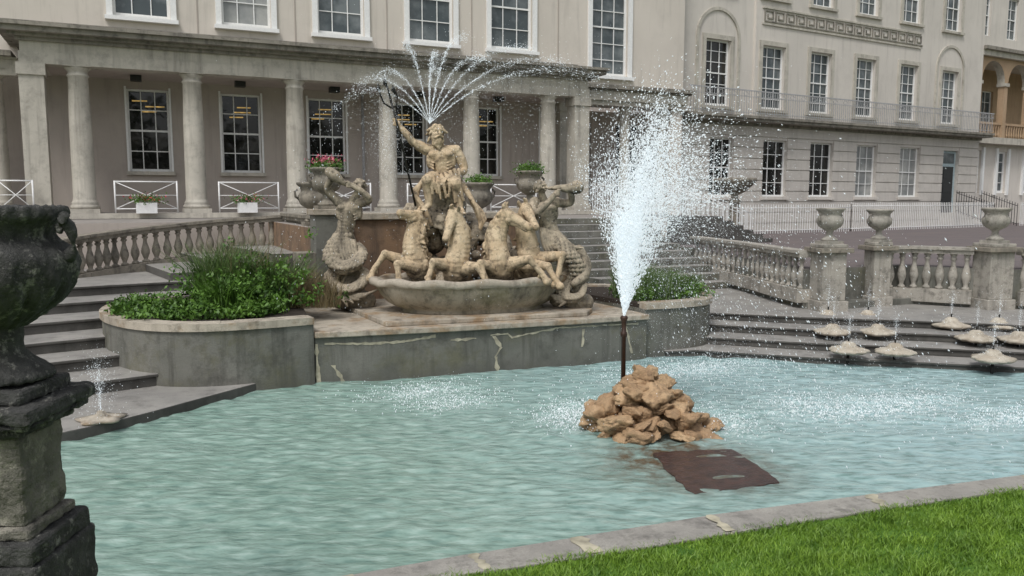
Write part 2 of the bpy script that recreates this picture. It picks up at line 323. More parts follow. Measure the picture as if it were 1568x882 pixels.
ko=np.array(kout[4:]); yk=np.interp(x,ko[:,0],ko[:,1]); keep=(y<yk+.01+.02*np.sin(x*9)+rng.uniform(-.03,.07,n)*rng.uniform(0,1,n)); x=x[keep];y=y[keep]
hh=.034+.02*np.sin(x*7+1.3*np.sin(y*9))*np.cos(y*11+x*3)+rng.uniform(-.014,.018,len(x))
blades("grass",np.stack([x,y,np.full(len(x),.045)],1),np.maximum(hh,.014),.006,1.2,'grass')
# water
splash=[(3.14,8.29,.40,.22),(7.6,6.1,.75,.35),(6.7,6.4,.4,.4),(4.1,7.1,.35,.3),(5.4,6.3,.3,.35),(8.4,5.2,.7,.22),(3.0,8.95,.5,.25),(6.6,8.6,1.0,.3),(4.7,7.4,.5,.25)]
gx=np.linspace(-4.5,14.0,640); gy=np.linspace(3.6,11,400); X,Yg=np.meshgrid(gx,gy)
def wvf(a,b_):
    u=.905*a-.426*b_; v=.426*a+.905*b_
    return noise.noise(Vector((u*1.5,v*3.2,0)))*.020+noise.noise(Vector((u*4.4,v*9.5,3)))*.016
Zg=np.array([[wvf(a,b_) for a in gx] for b_ in gy])
R_=np.hypot(X-4.5,Yg-6.84); Zg+=.010*np.sin(R_*22)*np.exp(-np.abs(R_-.9)/.8)
foam=np.zeros_like(X)
for cx,cy,sx,sy in splash: foam+=np.exp(-(((X-cx)/sx)**2+((Yg-cy)/sy)**2))
foam+=.28*np.exp(-((X-7.2)/2.2)**2-((Yg-6.6)/1.0)**2)
Zg+=np.clip(foam,0,1)*rng.normal(0,.008,X.shape)
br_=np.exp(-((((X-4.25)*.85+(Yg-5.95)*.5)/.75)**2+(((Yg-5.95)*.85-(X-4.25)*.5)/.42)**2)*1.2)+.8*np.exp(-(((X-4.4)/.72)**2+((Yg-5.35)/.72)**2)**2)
bl_=np.clip((X-2.0)/5,0,1)
ny,nx=X.shape; idx=np.arange(nx*ny).reshape(ny,nx)
Q=np.stack([idx[:-1,:-1].ravel(),idx[:-1,1:].ravel(),idx[1:,1:].ravel(),idx[1:,:-1].ravel()],1)
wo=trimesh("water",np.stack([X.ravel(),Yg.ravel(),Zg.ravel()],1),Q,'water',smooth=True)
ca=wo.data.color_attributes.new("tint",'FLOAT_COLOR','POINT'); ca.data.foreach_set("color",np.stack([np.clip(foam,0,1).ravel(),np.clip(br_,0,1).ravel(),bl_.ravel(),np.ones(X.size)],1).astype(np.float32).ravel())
# left steps
pe=[(-9,7.0),(-2.6,6.8),(-2.0,7.7),(-.76,8.52),(-.35,8.72),(.07,9.0),(.54,9.36),(1.31,9.94),(1.99,10.17)]
mb=MB()
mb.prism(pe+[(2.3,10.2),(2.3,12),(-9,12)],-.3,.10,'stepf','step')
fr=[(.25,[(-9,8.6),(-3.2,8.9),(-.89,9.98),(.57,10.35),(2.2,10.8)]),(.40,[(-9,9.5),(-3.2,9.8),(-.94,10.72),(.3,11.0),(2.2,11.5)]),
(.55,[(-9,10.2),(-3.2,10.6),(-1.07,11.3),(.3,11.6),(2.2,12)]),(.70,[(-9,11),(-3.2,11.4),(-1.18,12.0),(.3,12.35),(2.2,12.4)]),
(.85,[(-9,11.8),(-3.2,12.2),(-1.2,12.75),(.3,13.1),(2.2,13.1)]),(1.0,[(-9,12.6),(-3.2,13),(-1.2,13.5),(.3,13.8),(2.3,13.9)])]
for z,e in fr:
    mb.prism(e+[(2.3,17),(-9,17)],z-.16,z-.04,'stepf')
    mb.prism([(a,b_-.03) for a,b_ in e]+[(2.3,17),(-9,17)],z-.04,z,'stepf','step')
for z,xx in ((1.13,0.0),(1.26,.8),(1.39,1.6)):
    mb.prism([(xx,17),(xx+.5,13.9),(3.4,13.9),(3.4,17)],z-.14,z,'stepf','step')
mb.build("stone_steps",bevel=.012)
re_=[(7.0,9.55),(7.44,9.45),(7.89,9.0),(8.64,8.26),(9.62,7.46),(10.61,6.58),(11.6,5.5),(12.3,4.4),(12.7,3.9)]
mb=MB()
for k,(z,o) in enumerate([(.09,0),(.21,.5),(.33,1.0),(.45,1.5)]):
    e=[(a+o*.67,b_+o*.74) for a,b_ in re_]
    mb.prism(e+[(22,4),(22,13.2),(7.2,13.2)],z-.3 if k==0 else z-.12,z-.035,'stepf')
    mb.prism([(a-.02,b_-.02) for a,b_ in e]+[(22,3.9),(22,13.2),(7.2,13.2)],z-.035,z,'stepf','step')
for k in range(10):
    mb.box(8.3,11.4,13.2+k*.38,17.0,.45+k*.14,.45+(k+1)*.14-.001,'wallS','step')
mb.build("stone_steps",bevel=.012)
mb=MB(); mb.box(-60,12.4,17.0,60,-.4,1.85,'wallP','pave'); mb.build("terrace")
mb=MB(); mb.prism([(10.25,10.15),(12.4,10.05),(13.0,9.1),(13.4,8.6),(16,8.0),(80,8),(80,60),(12.41,60),(12.41,16),(11.7,14.4)],-.4,1.12,'wallS','tarmac'); mb.build("road")
# ---------------------------------------------------------------- statue platform & planters
mb=MB()
front=[(1.98,10.0),(3.5,9.78),(5.2,9.62),(6.65,9.55)]
mb.prism(front+[(6.65,12.6),(1.98,12.6)],-.4,.58,'wallS')
mb.prism([(a,b_-.06) for a,b_ in front]+[(6.7,12.6),(1.93,12.6)],.58,.655,'coping')
mb.prism([(2.9,9.98),(5.75,9.72),(6.0,10.0),(6.0,12.5),(2.8,12.5)],.655,.72,'coping')
mb.build("statue_platform",bevel=.012)
mb=MB()
def yf(x,o=0): return float(np.interp(x,[1.98,3.5,5.2,6.65],[10.0,9.78,9.62,9.55]))-.006-o
def mline(pts,wd=.02):
    prev=None
    for i in range(len(pts)-1):
        a=Vector(pts[i]);b_=Vector(pts[i+1]); k=max(3,int((b_-a).length/.05)); hor=abs(b_.x-a.x)>abs(b_.z-a.z)
        for j in range(k+1):
            p=a.lerp(b_,j/k); wv_=wd*random.uniform(.35,1.5); jt=random.uniform(-.006,.006)
            cur=((p.x,p.z-wv_+jt),(p.x,p.z+wv_*.7+jt)) if hor else ((p.x-wv_+jt,p.z),(p.x+wv_+jt,p.z))
            if prev: mb.face([(q[0],yf(q[0]),q[1]) for q in (prev[0],cur[0],cur[1],prev[1])],'mort')
            prev=cur
mline([(2.1,0,.5),(2.7,0,.475),(3.1,0,.48),(3.5,0,.53)],.018); mline([(3.7,0,.46),(4.05,0,.47)],.02); mline([(4.25,0,.5),(4.5,0,.5),(4.55,0,.45),(5.2,0,.54),(6.5,0,.53)],.015)
mline([(2.02,0,0),(2.0,0,.5)],.022); mline([(2.32,0,.0),(2.2,0,.22)],.024); mline([(4.35,0,0),(4.32,0,.2),(4.4,0,.32),(4.3,0,.48)],.026); mline([(5.6,0,.25),(5.62,0,.5)],.02); mline([(6.4,0,.1),(6.3,0,.5)],.016)
mb.build("mortar_repair")
def smoothpoly(p,it=2):
    for _ in range(it):
        q=[p[0]]
        for i in range(len(p)-1):
            a,b_=p[i],p[i+1]; q+=[(a[0]*.75+b_[0]*.25,a[1]*.75+b_[1]*.25),(a[0]*.25+b_[0]*.75,a[1]*.25+b_[1]*.75)]
        q.append(p[-1]); p=q
    return p
def offset(p,d):
    out=[]
    for i in range(len(p)):
        a=Vector(p[max(i-1,0)]);b_=Vector(p[min(i+1,len(p)-1)]); t=(b_-a).normalized(); out.append((p[i][0]-t.y*d,p[i][1]+t.x*d))
    return out
def planter(name,out,ztop,side):
    mb=MB(); o=smoothpoly(out)
    mb.prism(offset(o,.03*side),-.4,ztop-.09,'wallS')
    ins=offset(o,.26*side)
    for i in range(len(o)-1):
        mb.prism([o[i],o[i+1],ins[i+1],ins[i]],ztop-.09,ztop-(.005 if i%7==0 else 0),'coping')
    mb.prism(offset(o,.2*side),ztop-.1,ztop-.03,'soil')
    return mb.build(name)
planter("stone_planter",[(1.97,9.93),(1.3,9.85),(.6,9.9),(.0,10.3),(-.38,11.1),(-.5,12.0),(-.2,12.9),(.6,13.4),(2.3,13.5)],.85,-1)
planter("stone_planter",[(6.66,9.6),(7.4,9.52),(8.0,9.7),(8.4,10.4),(8.3,11.3),(7.8,12.2),(6.6,12.6)],.80,1)
def inpoly(n,cx,cy,sx,sy):
    a=rng.uniform(0,2*np.pi,n); r=np.sqrt(rng.uniform(0,1,n)); return cx+sx*r*np.cos(a),cy+sy*r*np.sin(a)
g_=empty("planter_shrubs")
k=[(0.2,10.85,.32),(.7,10.6,.3),(.15,11.5,.35),(1.2,10.5,.25),(.7,11.4,.38),(1.5,10.7,.25),(-.05,11.3,.25),(0,12,.3)]
P=[]
for cx,cy,r in k:
    for _ in range(48):
        a=random.uniform(0,6.28); rr=r*math.sqrt(random.random()); px,py=cx+rr*math.cos(a),cy+rr*math.sin(a)
        pz=.84+random.uniform(.0,.26)*(1-(rr/r)**2*.6)*random.uniform(.3,1)
        P.append(np.array([px,py,pz])+rng.normal(size=(20,3))*np.array([.035,.035,.028]))
leaves("low_leaves",np.concatenate(P),.034,'leaf',g_)
def clump(name,cx,cy,r,n,h,w_,lean,mat,par,z=.83,curve=.6):
    x,y=inpoly(n,cx,cy,r,r); return blades(name,np.stack([x,y,np.full(n,z)],1),h,w_,lean,mat,par,curve)
clump("reed_a",1.1,11.55,.36,1200,.88,.014,.7,'reed',g_)
clump("reed_b",1.75,11.4,.36,1000,.70,.012,.8,'reed',g_)
clump("reed_c",1.05,11.1,.28,600,.5,.018,.9,'leaf',g_)
clump("reed_d",2.1,11.2,.25,600,.55,.008,.6,'dry',g_)
clump("reed_e",2.35,11.0,.2,250,.45,.008,.6,'dry',g_)
clump("stems",1.4,11.6,.5,240,1.08,.006,.4,'dry',g_)
P=[]
for _ in range(380):
    px=random.gauss(1.35,.42); py=random.gauss(11.2,.25); P.append(np.array([px,py,.86+abs(random.gauss(0,.24))])+rng.normal(size=(20,3))*.045)
P=np.concatenate(P); P=P[P[:,2]>.83]; leaves("mid_leaves",P,.034,'leaf',g_)
g_=empty("planter_shrubs")
clump("reed_f",7.2,10.4,.5,1400,.5,.012,.7,'reed',g_,.78); clump("reed_g",7.9,10.5,.35,700,.35,.012,.7,'reed',g_,.78)
P=[]
for _ in range(200):
    P.append(np.array([random.uniform(6.8,8.1),random.uniform(9.9,10.9),.8+abs(random.gauss(0,.09))])+rng.normal(size=(20,3))*.05)
leaves("right_leaves",np.concatenate(P),.03,'leaf',g_)
# ---------------------------------------------------------------- back wall & urns
mb=MB()
mb.box(2.5,6.3,12.6,17.0,-.3,1.86,'brown','pave')
mb.box(2.75,6.0,12.4,12.599,.7,1.98,'brown'); mb.box(2.72,6.03,12.34,12.6,1.981,2.08,'coping')
for x in (2.5,5.95):
    mb.box(x-.02,x+.42,12.2,12.62,.6,2.06,'wallS'); mb.box(x-.06,x+.46,12.16,12.66,2.061,2.15,'coping')
mb.box(2.2,2.48,12.2,12.6,.6,1.5,'balst')
mb.build("terrace_wall",bevel=.01)
UP=[(.13,0),(.135,.03),(.075,.07),(.05,.11),(.055,.16),(.10,.19),(.17,.24),(.2,.3),(.205,.36),(.18,.41),(.17,.44),(.2,.49),(.235,.52),(.235,.545),(.2,.55),(.17,.53)]
def urn(loc,s=1.,mat='balst',flowers=False,seg=48):
    e=empty("garden_urn",loc)
    m_=MB(); m_.box(-.16*s,.16*s,-.16*s,.16*s,0,.05*s,mat)
    m_.lathe([(r,z+.05) for r,z in UP],0,0,0,seg,mat,flute=lambda a,j,t:(.07*abs(math.sin(t*8)) if 5<=j<=8 else 0),sc_=s)
    for sg in (-1,1):
        m_.tube([(sg*.19*s,0,.36*s),(sg*.25*s,0,.40*s),(sg*.26*s,0,.47*s),(sg*.22*s,0,.50*s)],.018*s,mat)
    m_.build("urn_body",e)
    if flowers:
        P=rng.normal(size=(1200,3))*np.array([.11,.11,.05])+np.array([0,0,.62*s]); leaves("urn_leaves",P,.025,'leaf',e)
        if flowers==2:
            P=rng.normal(size=(300,3))*np.array([.11,.11,.04])+np.array([0,0,.70*s]); leaves("urn_petals",P,.02,'pink',e)
    return e
urn((2.7,12.4,2.15),1.05,flowers=2); urn((2.75,13.6,1.86),1.2); urn((6.17,12.4,2.15),1.05,flowers=1); urn((5.9,14.0,1.86),1.25,flowers=1)
# ---------------------------------------------------------------- balustrades
BP=[(.055,0),(.055,.03),(.03,.05),(.035,.08),(.062,.16),(.065,.21),(.05,.28),(.03,.36),(.028,.42),(.045,.44),(.045,.46),(.03,.47),(.05,.5),(.05,.52)]
def balustrade(pts,mat='balst',sp=.2,hz=.72):
    e=empty("balustrade"); m_=MB(); r_=MB()
    P=[Vector(p) for p in pts]
    for i in range(len(P)-1):
        a,b_=P[i],P[i+1]; d=Vector((b_.x-a.x,b_.y-a.y,0)); L=d.length; d.normalize(); nrm=Vector((-d.y,d.x,0))
        def strip(w_,z0,z1):
            q=[a-nrm*w_,b_-nrm*w_,b_+nrm*w_,a+nrm*w_]
            lo=[(v.x,v.y,v.z+z0) for v in q]; hi=[(v.x,v.y,v.z+z1) for v in q]
            r_.face(lo[::-1],mat); r_.face(hi,mat)
            for k in range(4): r_.face([lo[k],lo[(k+1)%4],hi[(k+1)%4],hi[k]],mat)
        strip(.12,-.15,.08); strip(.1,hz-.12,hz-.05); strip(.14,hz-.05,hz)
        n=max(1,round(L/sp))
        for k in range(n):
            p=a.lerp(b_,(k+.5)/n); s_=(hz-.2)/.52
            m_.lathe([(r*1.15,h*s_) for r,h in BP],p.x,p.y,p.z+.08,12,mat)
    r_.build("rails",e); m_.build("balusters",e); return e
lb=[(-2.6,13.6,.75),(-1.6,14.6,.85),(-.75,15.3,.99),(-.25,15.8,1.04),(.27,16.15,1.09),(.85,16.4,1.14),(1.42,16.5,1.19),(2.2,16.45,1.24),(3.1,16.2,1.31)]
balustrade(lb); balustrade([(2.75,16.2,1.31),(2.75,12.9,1.31)],sp=.22)
balustrade([(11.9,15.2,.7),(11.6,14.2,.7),(11.1,12.5,.7),(10.6,11.2,.7),(10.25,10.15,.7)],'balst_mist',sp=.24,hz=.74)
balustrade([(11.95,9.98,.66),(12.45,9.9,.66),(13.0,9.05,.66)],'balst_mist',sp=.22,hz=.82)
balustrade([(13.5,8.6,.66),(14.6,8.0,.66),(16,7.0,.66)],'balst_mist',sp=.22,hz=.82)
for (px,py,pw) in ((10.5,9.88,.25),(11.74,9.95,.2),(13.2,8.84,.26)):
    m_=MB(); m_.obox((px,py),(1,-.3),pw,pw,.3,.62,'balst_mist'); m_.obox((px,py),(1,-.3),pw-.04,pw-.04,.62,1.42,'balst_mist'); m_.obox((px,py),(1,-.3),pw+.04,pw+.04,1.42,1.50,'balst'); m_.obox((px,py),(1,-.3),pw-.03,pw-.03,1.5,1.56,'balst_mist')
    m_.build("stone_pier",bevel=.012); urn((px,py,1.56),1.0 if pw>.22 else .95,'balst_mist')
m_=MB(); m_.prism([(10.3,10.1),(10.5,9.8),(11.9,9.8),(12.5,9.75),(13.2,8.8),(16,6.8),(16.3,7.1),(13.3,9.3),(12.5,10.1),(10.3,10.2)],.3,.56,'wallS'); m_.build("retaining_wall",bevel=.01)
sp=Spray()
for i,(px,py) in enumerate([(10.12,9.48),(10.70,9.20),(9.45,8.75),(10.05,8.45),(8.95,8.0),(9.45,7.65),(11.2,8.1),(11.8,7.75),(10.86,7.45),(11.30,7.12),(10.2,6.75)]):
    m_=MB(); z0=.36 if i<2 or i in(6,7) else (.28 if i in (2,3,8,9) else .17)
    m_.lathe([(.02,-.3),(.02,.0)],px,py,z0,8,'bronze')
    m_.lathe([(.08,-.02),(.19,0),(.24,.03),(.225,.055),(.15,.075),(.10,.10),(.08,.135),(.05,.155),(.02,.16)],px,py,z0,40,'shell',flute=lambda a,j,t:.15*abs(math.cos(t*5+i))*(1 if j<5 else .3)+.06*math.sin(3*t+i))
    m_.lathe([(.012,0),(.012,.05)],px,py,z0+.16,8,'bronze')
    m_.build("shell_fountain_nozzle")
    sp.jet((px,py,z0+.2),320,2.4,.35,4,size=(.0017,.0042),wind=(.2,0,0),zmin=.1)
    sp.puff((px,py,z0+.12),(.11,.11,.05),140,(.002,.005),(0,0,1),zmin=z0)
m_=MB(); m_.lathe([(.2,0),(.22,.02),(.12,.035),(.05,.05),(.03,.09),(.012,.1)],-.38,8.87,.1,24,'coping',flute=lambda a,j,t:.15*math.sin(5*t)); m_.build("shell_fountain_nozzle")
sp.jet((-.38,8.87,.19),1200,2.9,.35,6,size=(.0014,.0042),zmin=.1)
# ---------------------------------------------------------------- sculpture
K=.00958; S0=Vector((4.5,10.9,.67)); ang=rad(-25.2)
def cat(p,step):
    out=[]; n=len(p)
    for i in range(n-1):
        p0=p[max(i-1,0)];p1=p[i];p2=p[i+1];p3=p[min(i+2,n-1)]
        L=math.dist(p1[:3],p2[:3]); r=(p1[3]+p2[3])/2; m_=max(2,int(L/(r*step)))
        for j in range(m_):
            t=j/m_
            q=[.5*((2*p1[c])+(-p0[c]+p2[c])*t+(2*p0[c]-5*p1[c]+4*p2[c]-p3[c])*t*t+(-p0[c]+3*p1[c]-3*p2[c]+p3[c])*t**3) for c in range(3)]
            q.append(p1[3]+(p2[3]-p1[3])*t); out.append(q)
    out.append(list(p[-1])); return out
_b=bmesh.new(); bmesh.ops.create_icosphere(_b,subdivisions=2,radius=1); ICV=np.array([v.co[:] for v in _b.verts]); ICF=np.array([[v.index for v in f.verts] for f in _b.faces]); _b.free()
def figure(name,chains,mat,voxel=.0105,sm=4,disp=.004,blobs=()):
    P=[]
    for c in chains: P+= [(*q,1,1,1) for q in cat(c,.35)]
    for bl in blobs: P.append(bl)
    V=[];T=[]
    for i,(x,y,z,r,sx,sy,sz) in enumerate(P):
        V.append(ICV*r*np.array([sx,sy,sz])+np.array([x,y,z])); T.append(ICF+i*len(ICV))
    o=trimesh(name,np.concatenate(V)*K,np.concatenate(T),mat)
    o.location=S0; o.rotation_euler[2]=ang
    m_=o.modifiers.new("voxel",'REMESH'); m_.mode='VOXEL'; m_.voxel_size=voxel; m_.use_smooth_shade=True
    m_=o.modifiers.new("smooth",'SMOOTH'); m_.iterations=sm; m_.factor=.5
    if disp:
        t=bpy.data.textures.new(name+"_t",'CLOUDS'); t.noise_scale=.05; t.noise_depth=3
        m_=o.modifiers.new("weather",'DISPLACE'); m_.texture=t; m_.strength=disp*2; m_.mid_level=.5
    return o
def human(head,face,neck,chest,waist,pelvis,shR,shL,arms,s=1.,beard=True,hair=40):
    C=[];B=[]
    hx,hy,hz=head; F=Vector(face).normalized(); fx,fy,fz=F; R_=Vector((-fy,fx,0)).normalized(); U=F.cross(R_)*-1
    if U.z<0: U=-U
    def hp(a,b_,c): v=Vector(head)+F*(a*s)+R_*(b_*s)+U*(c*s); return (v.x,v.y,v.z)
    C.append([(*pelvis,14.5*s),(*waist,13*s),(*chest,14*s)])
    B.append((chest[0],chest[1],chest[2]+1,15*s,1.4,.85,1.0)); B.append((waist[0],waist[1],waist[2],13*s,1.12,.85,1.1))
    C.append([(*shR,8.6*s),(chest[0]-8*s,chest[1]+2,chest[2]+9*s,8*s),(chest[0]+8*s,chest[1]+2,chest[2]+9*s,8*s),(*shL,8.6*s)])
    C.append([(chest[0],chest[1]+1,chest[2]+10*s,7*s),(*neck,5.8*s),(hx,hy+1,hz-4*s,5.6*s)])
    B.append((*hp(-1,0,2),8.6*s,.95,1,1.05)); B.append((*hp(3.4,0,-3.5),5.0*s,1,1,1.25))
    C.append([(*hp(6.6,-4.2,3.4),1.5*s),(*hp(8.6,0,3.6),1.7*s),(*hp(6.6,4.2,3.4),1.5*s)])
    C.append([(*hp(8,0,2.8),1.2*s),(*hp(10.6,0,-1.6),1.9*s)])
    for sg in (-1,1):
        B.append((*hp(6.3,sg*3.6,-2.2),2.3*s,1,1,1)); B.append((*hp(6.9,sg*2.9,1.1),1.2*s,1,1,1)); B.append((*hp(0,sg*7.6,-1),1.8*s,1,1,1.4))
    C.append([(*hp(7.8,-2,-5.2),1.1*s),(*hp(8.6,0,-5.0),1.2*s),(*hp(7.8,2,-5.2),1.1*s)])
    if beard:
        for k in range(9):
            a=(k-4)*.36; ca,sa=math.cos(a),math.sin(a); w=random.uniform(-1.5,1.5)
            C.append([(*hp(6.5*ca,7*sa,-6),2.6*s),(*hp(8*ca,6.5*sa+w,-12),2.5*s),(*hp(7*ca,5*sa-w,-17),2.0*s),(*hp(7.5*ca,3*sa+w,-23+abs(k-4)*1.5),1.3*s)])
        C.append([(*hp(8.5,-5.5,-7.5),1.3*s),(*hp(9.8,0,-4.4),1.5*s),(*hp(8.5,5.5,-7.5),1.3*s)])
    for k in range(hair):
        a=random.uniform(1.0,5.28); e=random.uniform(-.7,1.35); ca,sa=math.cos(a)*math.cos(e),math.sin(a)*math.cos(e); r0=8.4
        c1=hp(r0*ca+(1 if e>1 else 0),r0*sa,r0*math.sin(e)+1.5); tw=random.uniform(-3,3)
        ln=random.uniform(3,6.5) if beard else random.uniform(1.5,2.6)
        c2=hp((r0+ln*.6)*ca-1,(r0+ln*.5)*sa+tw*.5,(r0+ln*.3)*math.sin(e)-ln*.5+1.5+tw*.3); c3=hp((r0+ln)*ca-2,(r0+ln*.8)*sa+tw,(r0+ln)*math.sin(e)-ln*.6+tw*.6)
        C.append([(*c1,2.5*s),(*c2,2.1*s),(*c3,1.3*s)])
    for arm in arms: C.append(arm)
    for sg in (-1,1):
        B.append((chest[0]+sg*8.2*s,chest[1]-7.6*s,chest[2]+3.5*s,8.4*s,1.1,.62,.62)); B.append((chest[0]+sg*7.2*s,chest[1]-8.0*s,chest[2]-.5*s,6.0*s,1.2,.62,.45))
        B.append((chest[0]+sg*16*s,chest[1],chest[2]-5*s,7*s,.7,1,1.6))
        for j,zz in enumerate((-7,-13,-19)):
            t=(j+1)/3.2; B.append((chest[0]+(waist[0]-chest[0])*t+sg*3.8*s,chest[1]+(waist[1]-chest[1])*t-9.2*s,chest[2]+zz*s*.95,3.9*s,1,.65,.78))
        for j in range(3): C.append([(chest[0]+sg*14*s,chest[1]-5*s,chest[2]-(5+j*4)*s,1.8*s),(chest[0]+sg*9.5*s,chest[1]-10*s,chest[2]-(8+j*4)*s,1.4*s)])
    return C,B
def fingers(c,dirn,s=1.):
    C=[]; cx,cy,cz=c
    for k in range(4):
        oz=(k-1.5)*2.5*s
        C.append([(cx+dirn*2*s,cy,cz+oz,1.3*s),(cx-dirn*3*s,cy-4.2*s,cz+oz,1.25*s),(cx-dirn*5.5*s,cy-2.5*s,cz+oz*.9,1.15*s),(cx-dirn*5*s,cy+.8*s,cz+oz*.8,1.0*s)])
    C.append([(cx,cy-1*s,cz+3*s,1.6*s),(cx-dirn*3*s,cy-4*s,cz+6*s,1.4*s),(cx-dirn*6*s,cy-5*s,cz+5*s,1.1*s)])
    return C
C,B=human((-53,-5,270),(.45,-.9,-.05),(-51,0,256),(-48,2,233),(-45,4,212),(-46,8,197),(-70,3,245),(-26,4,243),
 [[(-70,3,245,8.8),(-80,0,250,8.4),(-90,-4,256,5.8),(-98,-6,266,6),(-107,-8,277,3.8),(-111,-9,282,4.4)],
 [(-26,4,243,8.8),(-18,4,230,8.2),(-13,2,215,5.8),(-18,-6,210,6.4),(-29,-18,204,3.8),(-35,-21,203,4.4)]],1.1)
C+=fingers((-112,-9,283),1); C+=[[(-36,-21,203,1.7),(-42,-25,201,1.5),(-44,-27,197,1.3)],[(-36,-22,202,1.7),(-41,-28,200,1.6),(-43,-31,196,1.3)],[(-34,-22,202,1.7),(-38,-30,200,1.5),(-39,-33,196,1.3)],[(-33,-21,202,1.6),(-34,-30,200,1.4),(-35,-33,197,1.2)],[(-37,-19,204,1.7),(-44,-20,203,1.4)]]
for hp,kn,an,to in (((-55,4,196),(-66,-30,198),(-64,-26,162),(-70,-40,155)),((-37,4,196),(-24,-32,193),(-18,-26,156),(-14,-40,150))):
    C.append([(*hp,14),((hp[0]+kn[0])/2,(hp[1]+kn[1])/2,(hp[2]+kn[2])/2+3,12.5),(*kn,9)])
    C.append([(*kn,9.2),(kn[0]*.6+an[0]*.4,kn[1]*.6+an[1]*.4+4,kn[2]*.6+an[2]*.4,8.8),(*an,4.6)])
    C.append([(*an,5),(to[0],to[1]+5,to[2]+1,4.4),(*to,3)])
    for t in range(5): C.append([(to[0]+(t-2)*1.9,to[1]+1,to[2],1.5),(to[0]+(t-2)*2.3,to[1]-4,to[2]-1,1.2)])
for k in range(8):
    t=k/7; C.append([(-66+t*42,-4,208-abs(t-.5)*8,2.4),(-64+t*44,-18-3*math.sin(k*2.3),208-6*math.sin(t*5),2.8),(-60+t*44-3*math.sin(k),-32,197-8*t,2.6),(-58+t*44+2*math.sin(k*3),-31,178-13*t+4*math.sin(k*2.1),1.8)])
B.append((-46,-12,192,22,1.1,1,.55))
for k in range(9):
    C.append([(-26+k*1.2,8-k*1.5,204-k*2,2.8),(-12+k*2,0-k*2,190-k*3.6,3.2),(-4+k*2,-6-k,172-k*4.5,3),(14-k*.4,-6-k*1.4,152-k*3,2.2),(20-k,-6-k*1.4,140-k*2,1.6)])
for k in range(5): C.append([(-76-k,14,200-k*2,4),(-86-k,8-k,180,4.5),(-82+k*2,-2-k*2,158,3.5),(-74+k*3,-6-k*2,140-k*2,3)])
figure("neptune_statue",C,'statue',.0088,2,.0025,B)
def wp(p):
    v=Vector((p[0]*K,p[1]*K,p[2]*K)); v.rotate(Matrix.Rotation(ang,3,'Z')); return tuple(v+S0)
mt=MB(); mt.tube([wp((-86,-12,160)),wp((-112,-13,283)),wp((-121,-12,318))],.016,'bronze',8)
for pts in ([(-120,-12,312),(-124,-12,330),(-128,-12,346)],[(-120,-12,305),(-131,-12,312),(-137,-12,326),(-138,-12,338)],[(-120,-12,305),(-112,-12,308),(-111,-12,322),(-116,-12,336)]):
    mt.tube([wp(p) for p in pts],[.015,.014,.004] if len(pts)==3 else [.015,.015,.013,.004],'bronze',6)
    q=pts[-1]; mt.tube([wp((q[0]+2,q[1],q[2]-12)),wp((q[0]-1,q[1],q[2]-5)),wp((q[0]-1.5,q[1],q[2]+3))],[.004,.034,.002],'bronze',6)
mt.build("trident")
